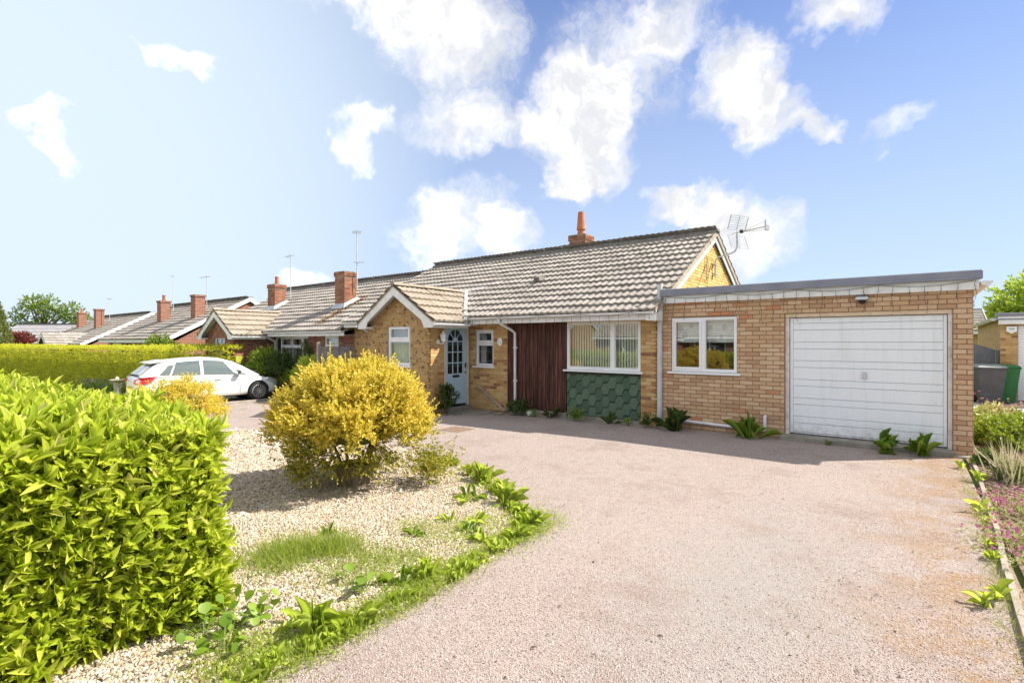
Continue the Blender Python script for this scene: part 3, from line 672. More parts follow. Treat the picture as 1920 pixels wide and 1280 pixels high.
def window(house, axis, plane, a0, a1, z0, z1, lights, room=1.2, sill=True, name='window', frame=.055, inset=.03, deco=None, sign=1):
    """window in a wall; lights are (a0,a1,z0,z1) fractions of glass areas. axis 'x' faces -y, 'y' faces +x"""
    w = MB()
    def bx(m, p0, p1, q0, q1, zz0, zz1, cham=None):     # p along wall, q depth outward-in
        if axis == 'x': (m.cham(p0, p1, plane + q0, plane + q1, zz0, zz1, cham) if cham else m.box(p0, p1, plane + q0, plane + q1, zz0, zz1))
        else: (m.cham(plane - q1, plane - q0, p0, p1, zz0, zz1, cham) if cham else m.box(plane - q1, plane - q0, p0, p1, zz0, zz1))
    fo = MB(); d0, d1 = inset, inset + .07
    bx(fo, a0, a1, d0, d1, z0, z0 + frame, .006); bx(fo, a0, a1, d0, d1, z1 - frame, z1, .006)
    bx(fo, a0, a0 + frame, d0 + .001, d1 - .001, z0 + frame - .008, z1 - frame + .008, .006); bx(fo, a1 - frame, a1, d0 + .001, d1 - .001, z0 + frame - .008, z1 - frame + .008, .006)
    win = fo.build(name, 'upvc_white', house)
    W, H = a1 - a0, z1 - z0
    for (l0, l1, k0, k1, sash) in lights:
        p0, p1, q0, q1 = a0 + W * l0, a0 + W * l1, z0 + H * k0, z0 + H * k1; s = .045 if sash else .018; dd = d0 - (.014 if sash else -.012)
        m = MB(); bx(m, p0, p1, dd, d1 - .012, q0, q0 + s, .004); bx(m, p0, p1, dd, d1 - .012, q1 - s, q1, .004)
        bx(m, p0, p0 + s, dd + .001, d1 - .013, q0 + s - .005, q1 - s + .005, .004); bx(m, p1 - s, p1, dd + .001, d1 - .013, q0 + s - .005, q1 - s + .005, .004)
        m.build('sash' if sash else 'bead', 'upvc_white', win)
        g = MB(); bx(g, p0 + s - .004, p1 - s + .004, d0 + .03, d0 + .036, q0 + s - .004, q1 - s + .004); g.build('pane', 'window_glass', win)
    # mullions / transoms fill between the lights
    xs = sorted({round(l, 4) for q in lights for l in q[:2]}); mm = MB(); done = False
    for l in lights:
        for o in lights:
            if 0 < o[0] - l[1] < .2 and abs(o[2] - l[2]) < .01:
                bx(mm, a0 + W * l[1] - .002, a0 + W * o[0] + .002, d0 + .002, d1 - .002, z0 + .03, z1 - .03); done = True
            if 0 < o[2] - l[3] < .2 and abs(o[0] - l[0]) < .01:
                bx(mm, a0 + W * l[0], a0 + W * l[1], d0 + .003, d1 - .003, z0 + H * l[3] - .002, z0 + H * o[2] + .002); done = True
    if done: mm.build('mullion', 'upvc_white', win)
    if sill:
        m = MB(); bx(m, a0 - .07, a1 + .07, -.06, d1, z0 - .045, z0 - .002, .008); m.build('sill', 'upvc_white', win)
    if room:
        r = MB(); e = .02
        bx(r, a0 - .3, a1 + .3, d1 + room, d1 + room + e, z0 - .6, z1 + .15); bx(r, a0 - .3, a1 + .3, d1 + .2, d1 + room, z0 - .62, z0 - .6); bx(r, a0 - .3, a1 + .3, d1 + .2, d1 + room, z1 + .15, z1 + .17)
        bx(r, a0 - .32, a0 - .3, d1 + .2, d1 + room, z0 - .6, z1 + .15); bx(r, a1 + .3, a1 + .32, d1 + .2, d1 + room, z0 - .6, z1 + .15)
        r.build('room', 'interior', win)
    return win, bx
def curtain(win, bx_axis, plane, p0, p1, q, z0, z1, mat, waves=9, amp=.025, name='curtain'):
    m = MB(); n = waves * 6; top = []
    for i in range(n + 1):
        p = p0 + (p1 - p0) * i / n; d = q + amp * math.sin(i / 6 * 2 * math.pi) + .4 * amp * math.sin(i * .9)
        for z in (z0, z1): m.v.append((p, plane + d, z) if bx_axis == 'x' else (plane - d, p, z))
    m.f += [(2 * i, 2 * i + 2, 2 * i + 3, 2 * i + 1) for i in range(n)]
    return m.build(name, mat, win, True)
def gutter(house, a, b, r=.055, mat='upvc_white'):
    """half-round gutter from a to b"""
    a, b = Vector(a), Vector(b); d = (b - a).normalized(); s = Vector((-d.y, d.x, 0)); m = MB(); k = 9
    for p in (a, b):
        for q in range(k):
            t = math.pi + math.pi * q / (k - 1); m.v.append(tuple(p + s * math.cos(t) * r + Vector((0, 0, math.sin(t) * r))))
        for q in range(k):
            t = math.pi + math.pi * (k - 1 - q) / (k - 1); m.v.append(tuple(p + s * math.cos(t) * (r - .006) + Vector((0, 0, math.sin(t) * (r - .006)))))
    n = 2 * k; m.f += [(q, (q + 1) % n, (q + 1) % n + n, q + n) for q in range(n)] + [tuple(range(k))[::-1], tuple(range(n, n + k))]
    return m.build('gutter', mat, house, True)
def pipe(house, path, r, mat, name='downpipe', clips=()):
    m = MB(); m.tube(path, r, 12); o = m.build(name, mat, house, True)
    for z in clips:
        c = MB(); p = path[-1]; c.lathe([(r + .004, -.02), (r + .01, -.018), (r + .01, .018), (r + .004, .02)], p[0], p[1], 12, z); c.box(p[0] + r, p[0] + r + .035, p[1] - .008, p[1] + .02, z - .012, z + .012); c.build('clip', mat, o)
    return o
def chimney(house, x, y, w, d, zb, zt, brick='brick_red', pot=None):
    """brick stack, corbelled cap, optional pot"""
    m = MB(); m.box(x, x + w, y, y + d, zb, zt); st = m.build('chimney', 'mortar_red' if brick == 'brick_red' else 'mortar', house)
    rec = lay('x', y, x, x + w, zb, zt - .15) + lay('y', x + w, y, y + d, zb, zt - .15, phase=1)
    rec += lay('x', y - .03, x - .03, x + w + .03, zt - .15, zt - .0) + lay('y', x + w + .03, y - .03, y + d + .03, zt - .15, zt - .0, phase=1)
    cap = MB(); cap.box(x - .026, x + w + .026, y - .026, y + d + .026, zt - .15, zt - .004); cap.build('corbel', 'mortar', st)
    fl = MB(); fl.prism([(x - .02, y - .02), (x + w + .02, y - .02), (x + w + .02, y + d + .02), (x - .02, y + d + .02)], 'z', zt - .003, zt + .03); fl.build('flaunching', 'concrete', st)
    if pot:
        p = MB(); p.lathe(pot, x + w / 2, y + d / 2, 20, zt + .03); p.build('pot', 'terracotta', st, True)
    return st, brick, rec
POT = [(.09, 0), (.09, .12), (.075, .12), (.08, .3), (.09, .31), (.09, .34), (.06, .34), (.06, .2)]
def A3_(n): return np.tile(np.array((0., -.4, 1.)), (n, 1)) + rng.normal(0, .3, (n, 3))
# ------------------------------------------------------------------ the bungalow and its attached neighbour
SL = .5425; FV = 10.10
def shell(label, u0, u1, dz, brick, mortar, nobj_tiles, tilemat='roof_tile', gable_right=True):
    """walls, roof, porch and rainwater goods shared by both houses; u0 left end, u1 right end"""
    h = thing('bungalow', label, 'house', (u1, FV, dz))
    ez, rz = 2.33 + dz, 4.50 + dz
    roof = MB(); ov = .13 if gable_right else 0
    # roof deck (felt and battens) under the tiles
    roof.prism([(9.70, ez - .03), (13.7, rz - .03), (17.7, ez - .03), (17.7, ez - .09), (13.7, rz - .1), (9.70, ez - .09)], 'x', u0 + .004, u1 + ov - .01)
    rf = roof.build('roof', 'verge_cement', h)
    sl = math.hypot(4.05, 4.05 * SL)
    pr_u = u1 - 6.22                        # porch ridge
    roof_slope(rf, (u0, 9.62, ez - .045), (1, 0, 0), (0, 1, SL), u1 + ov - u0, sl, tilemat, nobj_tiles, keep=lambda c: not (abs(c.x - pr_u) < 1.1 and c.z < 3.0 + dz - .643 * abs(c.x - pr_u) - .1))
    roof_slope(rf, (u1 + ov, 17.78, ez - .045), (-1, 0, 0), (0, -1, SL), u1 + ov - u0, sl, tilemat, 0, coarse=True)
    ridge_tiles(rf, (u0 + .02, 13.7, rz + .005), (u1 + ov + .01, 13.7, rz + .005), 'x')
    return h, rf, ez, rz, pr_u
def porch(h, rf, u1, dz, pr_u, brickm, winlights, tilemat='roof_tile_mossy'):
    """gabled porch wing projecting from the front: wall v=8.69, right wall u1-5.13"""
    pl, prr, pf = u1 - 7.51, u1 - 5.13, 8.69
    wz = 2.16 + dz; az = 3.04 + dz; k = .643
    mort = 'mortar_red' if brickm == 'brick_red' else 'mortar'
    wx0, wx1, wz0, wz1 = u1 - 6.72, u1 - 5.86, 1.09 + dz, 2.11 + dz
    fw = MB(); wall_with_holes(fw, 'x', pf, .1, pl, prr - .002, dz - .1, wz, [(wx0, wx1, wz0, wz1)])
    fw.prism([(pl, wz), (prr - .002, wz), (prr - .1, wz + .1), (pr_u, az - .14), (pl + .1, wz + .1)], 'y', pf, pf + .1)
    front = fw.build('porch_front_wall', mort, h)
    lw = MB(); lw.box(pl, pl + .1, pf + .1, FV, dz - .1, wz + .05); lw.build('porch_left_wall', 'brick_far_red' if brickm == 'brick_red' else 'brick_far_buff', h)
    def clip(z):
        if z < wz: return (pl, prr)
        d = max(0, (az - .12 - z) / k); return (max(pl, pr_u - d), min(prr, pr_u + d))
    recs = lay('x', pf, pl, prr, dz - .1, az - .1, [(wx0, wx1, wz0 - .045, wz1)], clip)
    win, bx = window(h, 'x', pf, wx0, wx1, wz0, wz1, winlights, room=1.0)
    # roof of the porch
    ev = .643
    for sgn in (1, -1):
        e0 = Vector((pr_u + sgn * 1.45, 8.44 if sgn > 0 else 11.3, az + .05 - 1.45 * k)); e = Vector((0, 1 if sgn > 0 else -1, 0)); s = Vector((-sgn, 0, k))
        if sgn > 0: kp = lambda c: c.y < 9.62 + (c.z - 2.3 - dz) / SL + .22
        else: kp = lambda c: c.y < 9.62 + (c.z - 2.3 - dz) / SL + .22
        roof_slope(rf, e0, e, s, 2.86, math.hypot(1.45, 1.45 * k), tilemat, 0, keep=kp)
    ridge_tiles(rf, (pr_u, 8.42, az + .075), (pr_u, 10.95, az + .075), 'y', .1, tilemat)
    dk = MB()
    dk.prism([(pr_u - 1.42, az + .02 - 1.42 * k), (pr_u, az + .02), (pr_u + 1.42, az + .02 - 1.42 * k), (pr_u + 1.42, az - .03 - 1.42 * k), (pr_u, az - .06), (pr_u - 1.42, az - .03 - 1.42 * k)], 'y', 8.475, 10.0)
    dk.build('porch_deck', 'painted_white', rf)
    # bargeboards with boxed ends
    for sgn in (1, -1):
        b = MB(); c = pr_u
        P = [(c, az + .02), (c + sgn * 1.42, az + .02 - 1.42 * k), (c + sgn * 1.42, az - .10 - 1.42 * k), (c + sgn * 1.12, az - .10 - 1.42 * k), (c + sgn * 1.02, az - .17 - 1.02 * k), (c, az - .19)]
        if sgn < 0: P = P[::-1]
        b.prism(P, 'y', 8.45, 8.474); b.build('bargeboard', 'painted_white', h)
        b = MB(); x0, x1 = sorted((c + sgn * 1.08, c + sgn * 1.415)); b.box(x0, x1, 8.475, 8.70, az - .10 - 1.42 * k, az - .04 - 1.42 * k); b.build('soffit', 'painted_white', h)
        b = MB(); b.prism([(c, az + .05), (c + sgn * 1.46, az + .05 - 1.46 * k), (c + sgn * 1.46, az + .022 - 1.46 * k), (c, az + .022)][::sgn], 'y', 8.435, 8.47); b.build('verge', 'verge_cement', rf)
        x0, x1 = sorted((c + sgn * 1.40, c + sgn * 1.424)); b = MB(); b.box(x0, x1, 8.50, 9.66, az - .10 - 1.42 * k, az - .005 - 1.42 * k); b.build('fascia', 'painted_white', h)
        b = MB(); x0, x1 = sorted((c + sgn * 1.0, c + sgn * 1.4)); b.box(x0, x1, 8.701, 9.64, az - .10 - 1.42 * k, az - .08 - 1.42 * k); b.build('soffit', 'painted_white', h)
        gx = c + sgn * 1.485; g0, g1 = (8.44, 9.62); gutter(h, (gx, g0, az - .005 - 1.42 * k), (gx, g1, az - .005 - 1.42 * k))
    return front, recs, win, bx, prr, pf, az, k, pl
# ============================ our bungalow
U1 = -4.0; U0 = -14.1
h1, rf1, ez, rz, pru = shell('buff brick bungalow with dark stained panel, green shingles and pale blue door', U0, U1, 0, 'brick_buff', 'mortar', 300)
fr1, rec_pf, pw, pbx, PRR, PF, AZ, K, PL = porch(h1, rf1, U1, 0, pru, 'brick_rustic', [(.06,.94,.05,.60,False),(.06,.94,.66,.95,True)])
curtain(pw, 'x', PF, pw.data.vertices[0].co.x + .0, U1 - 5.86, .18, 1.1, 2.1, 'curtain_white', 8)
G1 = []
# main front wall, to the right of the porch and a short length to the left of it
LW = (-6.17, -4.395, 1.07, 2.13)       # living room window
SW = (-8.93, -8.33, 1.07, 2.00)        # small window
m = MB(); wall_with_holes(m, 'x', FV, .1, -9.12, -7.88, -.1, 2.2, [SW]); m.box(-4.39, U1, FV, FV + .1, -.1, 2.2); m.box(-7.88, -4.39, FV + .06, FV + .1, .0, 1.0)
m.box(-7.88, -6.17, FV + .04, FV + .1, 1.0, 2.2); m.box(-6.17, -4.39, FV + .02, FV + .1, 2.13, 2.2)
fw1 = m.build('front_wall', 'mortar', h1)
G1.append((fw1, 'brick_buff', lay('x', FV, -9.12, -7.88, -.1, 2.2, [(SW[0], SW[1], SW[2] - .045, SW[3])]) + lay('x', FV, -4.39, U1, -.1, 2.2)))
m = MB(); m.box(U0, PL, FV, FV + .1, -.15, 2.2); lw1 = m.build('front_wall', 'mortar', h1); G1.append((lw1, 'brick_rustic', lay('x', FV, U0, PL, -.15, 2.2)))
G1.append((fr1, 'brick_rustic', rec_pf))
# porch side wall with the door
m = MB(); wall_with_holes(m, 'y', PRR, .1, PF + .1, FV, -.1, 2.2, [(9.155, 10.06, -.05, 2.12)]); m.box(PRR - .1, PRR, PF, PF + .1, -.1, 2.2); ps1 = m.build('porch_side_wall', 'mortar', h1)
G1.append((ps1, 'brick_buff', lay('y', PRR, PF, FV, -.1, 2.2, [(9.155, 10.06, -.1, 2.12)], phase=1)))
# right gable
m = MB(); m.prism([(FV, 0), (17.3, 0), (17.3, 2.25), (13.7, 4.30), (FV, 2.25)], 'x', U1 - .1, U1); gb1 = m.build('gable_wall', 'mortar', h1)
def gclip(z):
    d = max(0, (4.28 - z) / SL); return (max(FV, 13.7 - d), min(17.3, 13.7 + d))
G1.append((gb1, 'brick_gable_sunlit', lay('y', U1, FV, 17.3, 2.55, 4.28, clip=gclip)))
m = MB(); m.box(U0, U1 - .1, 17.2, 17.3, 0, 2.3); m.build('rear_wall', 'brick_far_buff', h1)
# gable bargeboards, cement verge and box ends
for sgn in (1, -1):
    y = lambda t: 13.7 - sgn * t
    b = MB(); P = [(y(0), 4.46), (y(4.0), 4.46 - 4.0 * SL), (y(4.0), 4.26 - 4.0 * SL), (y(0), 4.26)]; b.prism(P if sgn < 0 else P[::-1], 'x', U1 + .06, U1 + .085); b.build('bargeboard', 'painted_white', h1)
    b = MB(); P = [(y(0), 4.535), (y(4.06), 4.535 - 4.06 * SL), (y(4.06), 4.465 - 4.06 * SL), (y(0), 4.465)]; b.prism(P if sgn < 0 else P[::-1], 'x', U1 + .03, U1 + .115); b.build('verge', 'verge_cement', rf1)
b = MB(); b.cham(U1 - .1, U1 + .12, 9.66, 10.0, 2.11, 2.3, .006); b.build('box_end', 'painted_white', h1)
# eaves: fascia, soffit, gutter, with the porch wing interrupting them
for x0, x1, nm in ((PRR + .3, U1 + .05, 0), (U0, PL - .3, 1)):
    b = MB(); b.box(x0, x1, 9.70, 9.724, 2.13, 2.30); b.build('fascia', 'painted_white', h1)
    b = MB(); b.box(x0, x1, 9.726, FV + .05, 2.14, 2.155); b.build('soffit', 'cream_timber', h1)
    gutter(h1, (x0 - .1, 9.64, 2.285), (x1 + (.03 if nm == 0 else 0), 9.64, 2.285))
    n = int((x1 - x0) / .9)
    for i in range(n):
        b = MB(); xx = x0 + .4 + i * .9; b.box(xx - .012, xx + .012, 9.58, 9.70, 2.222, 2.232); b.build('gutter_bracket', 'upvc_white', h1)
# valley beside the porch roof and its lead cap
va, vb = Vector((pru + 1.44, 9.55, 2.19)), Vector((pru + .06, 11.08, 3.09))
m = MB(); d = Vector((.032, .032, .0)); z_ = Vector((0, 0, .13)); m.raw([va - d + z_ * .6, va + d + z_, vb + d + z_, vb - d + z_ * .6, va - d - z_ * .3, va + d - z_ * .3, vb + d - z_ * .3, vb - d - z_ * .3], [(0,1,2,3),(7,6,5,4),(0,4,5,1),(1,5,6,2),(2,6,7,3),(3,7,4,0)]); m.build('valley', 'painted_white', rf1)
m = MB(); m.prism([(pru - .12, 10.9), (pru + .5, 11.2), (pru + .5, 11.45), (pru - .1, 11.2)], 'z', 3.12, 3.15); m.v = [(x, y, z + (y - 11.08) * .45) for x, y, z in m.v]; m.build('lead_flashing', 'lead', rf1)
# windows
lwin, lbx = window(h1, 'x', FV - .005, *LW, [(.03,.615,.055,.945,False),(.665,.97,.055,.945,False)], room=2.0, inset=.01)
for i in range(26):        # vertical blind
    x = LW[0] + .09 + i * (LW[1] - LW[0] - .18) / 25; b = MB(); a = -.5; dx, dy = .034 * math.cos(a), .034 * math.sin(a)
    b.raw([(x - dx, FV + .13 - dy, 1.12), (x + dx, FV + .13 + dy, 1.12), (x + dx, FV + .13 + dy, 2.1), (x - dx, FV + .13 - dy, 2.1), (x - dx, FV + .133 - dy, 1.12), (x + dx, FV + .133 + dy, 1.12), (x + dx, FV + .133 + dy, 2.1), (x - dx, FV + .133 - dy, 2.1)],
          [(0,1,2,3),(7,6,5,4),(0,4,5,1),(2,6,7,3),(1,5,6,2),(3,7,4,0)]); b.build('blind_slat', 'slat_fabric', lwin)
swin, sbx = window(h1, 'x', FV, *SW, [(.07,.93,.05,.58,False),(.07,.93,.66,.95,True)], room=1.4)
curtain(swin, 'x', FV, SW[0], SW[0] + .2, .2, 1.1, 1.98, 'curtain_white', 4)
# cream head board above the living-room window
m = MB(); m.box(LW[0] + .004, LW[1] - .004, FV - .01, FV + .018, 2.132, 2.14); m.build('head_board', 'cream_timber', h1)
# dark stained vertical boarding
n = 15; w = (6.178 - 7.876) / -n; pnl = MB().box(-7.876, -6.178, FV + .025, FV + .035, .09, 2.138).build('timber_panel', 'stained_plank', h1)
for i in range(n):
    x0 = -7.876 + i * w; b = MB(); dd = random.uniform(-.004, .004); b.cham(x0 + .003, x0 + w - .003, FV - .012 + dd, FV + .024, .09 + random.uniform(-.015, .01), 2.137, .004); b.build('plank', 'stained_plank', pnl)
m = MB(); m.cham(-7.9, -6.15, FV - .05, FV + .05, -.08, .075, .01); m.build('plinth', 'concrete', h1)
# green hexagon shingles
bp = MB().box(-6.165, -4.395, FV + .005, FV + .04, .06, 1.022).build('shingle_panel', 'green_board', h1)
cw, rh = .162, .27
def clip_poly(P, lo, hi, ax):
    for bound, sg in ((lo, 1), (hi, -1)):
        out = []
        for i in range(len(P)):
            a, b = P[i], P[(i + 1) % len(P)]; da, db = sg * (a[ax] - bound), sg * (b[ax] - bound)
            if da >= 0: out.append(a)
            if da * db < 0: t = da / (da - db); out.append(tuple(a[k] + (b[k] - a[k]) * t for k in (0, 1)))
        P = out
        if len(P) < 3: return []
    return P
for c in range(-1, 13):
    for r in range(-1, 5):
        x = -6.165 + c * cw; z = .96 - r * rh - (c % 2) * rh / 2; hw, hh, fl = .105, .1315, .053
        P = clip_poly(clip_poly([(x - hw, z), (x - fl, z - hh), (x + fl, z - hh), (x + hw, z), (x + fl, z + hh), (x - fl, z + hh)], -6.163, -4.397, 0), .062, .965, 1)
        if len(P) < 3: continue
        b = MB(); k = len(P); f0 = FV - .012
        b.v = [(p[0], f0 + .007 + .013 * (p[1] - z) / .14 + random.uniform(-.001, .001), p[1]) for p in P] + [(p[0], FV + .004, p[1]) for p in P]
        b.f = [tuple(range(k))] + [(i, i + k, (i + 1) % k + k, (i + 1) % k) for i in range(k)]; b.build('shingle', 'green_felt', bp)
m = MB(); m.cham(-6.14, -4.4, FV - .04, FV + .03, -.08, .05, .01); m.build('plinth', 'concrete', h1)
# front door (faces +x in the porch side wall)
X = PRR
m = MB(); m.cham(X - .09, X + .005, 9.157, 9.205, .05, 2.118, .006); m.cham(X - .09, X + .005, 10.012, 10.058, .05, 2.118, .006); m.cham(X - .089, X + .004, 9.2, 10.017, 2.068, 2.117, .006); dfr = m.build('door_frame', 'cream_timber', h1)
d0, d1, zt, zb = 9.208, 10.009, 2.064, .105; gy0, gy1, gz0, gz1 = 9.30, 9.855, .885, 1.70
dm = MB()
def db(y0, y1, z0, z1, x0=X - .06, x1=X - .02, mm=None): (mm or dm).cham(x0, x1, y0, y1, z0, z1, .004)
db(d0, gy0, zb, zt); db(gy1, d1, zb, zt); db(gy0 - .004, gy1 + .004, zb, gz0, X - .059, X - .021); 
# arched head: polygon around the fanlight
cy, cr = (gy0 + gy1) / 2, (gy1 - gy0) / 2; arc = [(cy + cr * math.cos(t), 1.725 + cr * math.sin(t)) for t in np.linspace(0, math.pi, 17)]
for i in range(16):
    (ya, za), (yb, zb2) = arc[i], arc[i + 1]; dm.raw([(X - .059, ya, za), (X - .059, yb, zb2), (X - .059, yb, zt), (X - .059, ya, zt), (X - .021, ya, za), (X - .021, yb, zb2), (X - .021, yb, zt), (X - .021, ya, zt)], [(0,1,2,3),(7,6,5,4),(0,4,5,1)])
door = dm.build('door', 'door_paint', h1)
gm = MB()
for i in range(1, 3): db(gy0 + i * (gy1 - gy0) / 3 - .012, gy0 + i * (gy1 - gy0) / 3 + .012, gz0, gz1 + .02, X - .05, X - .018, gm)
for i in range(0, 3): db(gy0, gy1, gz0 + (i + 1) * (gz1 - gz0) / 3 - .012, gz0 + (i + 1) * (gz1 - gz0) / 3 + .014, X - .051, X - .017, gm)
gm.build('glazing_bars', 'door_paint', door)
fan = MB()
for t in (math.pi * .25, math.pi * .5, math.pi * .75):
    c_, s_ = math.cos(t), math.sin(t); fan.tube([(X - .035, cy + .07 * c_, 1.725 + .07 * s_), (X - .035, cy + cr * c_, 1.725 + cr * s_)], .012, 6)
fan.prism([(cy + .09 * math.cos(t), 1.715 + .09 * math.sin(t)) for t in np.linspace(0, math.pi, 9)], 'x', X - .05, X - .02); fan.build('sunburst', 'door_paint', door)
for i in range(3):
    for j in range(3):
        g = MB(); a = (gy1 - gy0) / 3; b_ = (gz1 - gz0) / 3; g.box(X - .043, X - .038, gy0 + i * a + .01, gy0 + (i + 1) * a - .01, gz0 + j * b_ + .002, gz0 + (j + 1) * b_ - .008); g.build('pane', 'door_glass', door)
g = MB(); g.prism([(cy + cr * math.cos(t), 1.725 + cr * math.sin(t)) for t in np.linspace(0, math.pi, 13)], 'x', X - .043, X - .038); g.build('fanlight_pane', 'door_glass', door)
g = MB(); g.box(X - .5, X - .48, 9.1, 10.1, .0, 2.2); g.build('hall', 'interior', door)
for i in range(5):
    g = MB(); w_ = (gy1 - gy0) / 5; g.cham(X - .024, X - .012, gy0 + i * w_ + .004, gy0 + (i + 1) * w_ - .004, .3, .76, .003); g.build('panel_board', 'door_paint', door)
g = MB(); g.cham(X - .022, X - .008, gy0 + .17, gy1 - .14, .79, .85, .004); g.build('letterbox', 'black_plastic', door)
g = MB(); g.cham(X - .022, X - .002, 9.925, 9.96, 1.02, 1.15, .004); g.tube([(X - .01, 9.942, 1.1), (X + .04, 9.942, 1.1), (X + .04, 9.86, 1.1)], .01, 6); g.build('handle', 'black_plastic', door)
g = MB(); g.tube([(X - .02, 9.94, .9), (X + .005, 9.94, .9)], .022, 10); g.build('lock', 'black_plastic', door)
g = MB(); g.cham(X - .1, X + .12, 9.15, 10.07, -.06, .045, .01); g.build('threshold', 'concrete', h1)
# rainwater goods
pipe(h1, [(-7.79, 9.64, 2.24), (-7.79, 9.64, 2.17), (-7.76, 9.68, 2.12), (-7.64, 9.97, 1.97), (-7.6, 10.04, 1.9), (-7.6, 10.04, .05)], .034, 'pipe_white', clips=(1.55, .75))
pipe(h1, [(PL - .12, 8.62, 2.06), (PL - .12, 8.70, 1.98), (PL - .08, 9.1, 1.9), (PL - .07, 9.1, .0)], .034, 'pipe_white')
# chimney, vent
st, bk, rec = chimney(h1, -8.43, 13.95, .56, .5, 4.2, 4.98, 'brick_red', [(.115, 0), (.115, .10), (.105, .12), (.105, .17), (.145, .19), (.135, .24), (.095, .74), (.085, .74), (.08, .5)]); G1.append((st, bk, rec))
m = MB(); vv = Vector((-7.87, 11.45, 3.30)); m.raw([(vv.x - .1, vv.y - .1, vv.z + .0), (vv.x + .1, vv.y - .1, vv.z + .0), (vv.x + .1, vv.y + .2, vv.z + .14), (vv.x - .1, vv.y + .2, vv.z + .14), (vv.x - .08, vv.y - .12, vv.z + .11), (vv.x + .08, vv.y - .12, vv.z + .11), (vv.x + .08, vv.y + .16, vv.z + .19), (vv.x - .08, vv.y + .16, vv.z + .19)], [(0,1,5,4),(1,2,6,5),(2,3,7,6),(3,0,4,7),(4,5,6,7)]); m.build('vent_tile', 'ridge_tile', rf1)
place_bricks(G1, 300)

# ============================ attached neighbour
DZ2 = -.25; V0 = -24.6; V1 = U0 - .004
h2, rf2, ez2, rz2, pru2 = shell('red brick neighbouring bungalow with two tall chimneys and leaf-strewn roof', V0, V1, DZ2, 'brick_red', 'mortar_red', 230, gable_right=False)
fr2, rec2, pw2, _, PRR2, _, AZ2, _, PL2 = porch(h2, rf2, V1, DZ2, pru2, 'brick_red', [(.05,.47,.05,.95,False),(.53,.95,.05,.95,False)])
curtain(pw2, 'x', 8.69, V1 - 6.72, V1 - 5.86, .2, .85, 1.85, 'curtain_pink', 7)
G2 = [(fr2, 'brick_red', rec2)]
BW = (-19.05, -16.78, .70, 1.88); TW = (-15.78, -14.96, .85, 1.90)
m = MB(); wall_with_holes(m, 'x', FV, .1, PRR2, V1, DZ2 - .1, 2.2 + DZ2, [BW, TW]); fw2 = m.build('front_wall', 'mortar_red', h2)
G2.append((fw2, 'brick_red', lay('x', FV, PRR2, V1, DZ2 - .1, 2.2 + DZ2, [(BW[0], BW[1], BW[2] - .045, BW[3]), (TW[0], TW[1], TW[2] - .045, TW[3])])))
m = MB(); m.box(PRR2 - .1, PRR2, 8.69, FV, DZ2 - .1, 2.2 + DZ2); ps2 = m.build('porch_side_wall', 'mortar_red', h2); G2.append((ps2, 'brick_red', lay('y', PRR2, 8.69, FV, DZ2 - .1, 2.2 + DZ2, phase=1)))
m = MB(); m.box(V0, PL2, FV, FV + .1, DZ2 - .1, 2.2 + DZ2); m.box(V0, V1, 17.2, 17.3, DZ2 - .1, 2.05); m.prism([(FV + .1, DZ2 - .1), (17.2, DZ2 - .1), (17.2, 2.0), (13.7, 4.1), (FV + .1, 2.0)], 'x', V0, V0 + .1); m.build('side_walls', 'brick_far_red', h2)
bw, _ = window(h2, 'x', FV, *BW, [(.02,.17,.04,.96,False),(.19,.49,.04,.66,False),(.19,.49,.70,.96,True),(.51,.81,.04,.66,False),(.51,.81,.70,.96,True),(.83,.98,.04,.96,False)], room=1.6)
curtain(bw, 'x', FV, BW[0] + .3, BW[0] + 1.1, .25, .72, 1.86, 'curtain_white', 9); curtain(bw, 'x', FV, BW[0] + 1.25, BW[1] - .3, .25, .72, 1.86, 'curtain_pink', 9)
tw, _ = window(h2, 'x', FV, *TW, [(.06,.94,.05,.6,False),(.06,.94,.67,.95,True)], room=1.2)
MB().box(TW[0], TW[1], FV + .2, FV + .21, TW[2], TW[3]).build('roller_blind', 'slat_fabric', tw)
for x0, x1 in ((PRR2 + .3, V1), (V0, PL2 - .3)):
    MB().box(x0, x1, 9.70, 9.724, 2.13 + DZ2, 2.30 + DZ2).build('fascia', 'painted_white', h2); MB().box(x0, x1, 9.726, FV + .05, 2.14 + DZ2, 2.155 + DZ2).build('soffit', 'painted_white', h2)
    gutter(h2, (x0 - .1, 9.64, 2.285 + DZ2), (x1 - .01, 9.64, 2.285 + DZ2))
pipe(h2, [(PRR2 + .28, 9.64, 1.98), (PRR2 + .28, 9.64, 1.9), (PRR2 + .3, 9.7, 1.86), (PRR2 + .34, 10.0, 1.72), (PRR2 + .34, 10.03, 1.65), (PRR2 + .34, 10.03, -.2)], .034, 'pipe_white')
for (cx, cyy, zt, pot) in ((-16.75, 11.15, 4.22, None), (-22.2, 11.45, 4.15, POT)):
    st, bk, rec = chimney(h2, cx, cyy, .58, .5, 2.6, zt, 'brick_red', pot); G2.append((st, bk, rec))
    m = MB(); zz = lambda y: 2.30 + DZ2 + (y - 9.62) * SL; a = cyy - .12; b_ = cyy + .62
    m.raw([(cx - .1, a, zz(a) + .07), (cx + .70, a, zz(a) + .07), (cx + .70, b_, zz(b_) + .07), (cx - .1, b_, zz(b_) + .07), (cx - .02, cyy - .012, zz(cyy) + .2), (cx + .6, cyy - .012, zz(cyy) + .2), (cx + .6, b_ - .1, zz(b_) + .14), (cx - .02, b_ - .1, zz(b_) + .14)], [(0,1,5,4),(1,2,6,5),(2,3,7,6),(3,0,4,7)]); m.build('lead_apron', 'lead', rf2)
place_bricks(G2, 300)
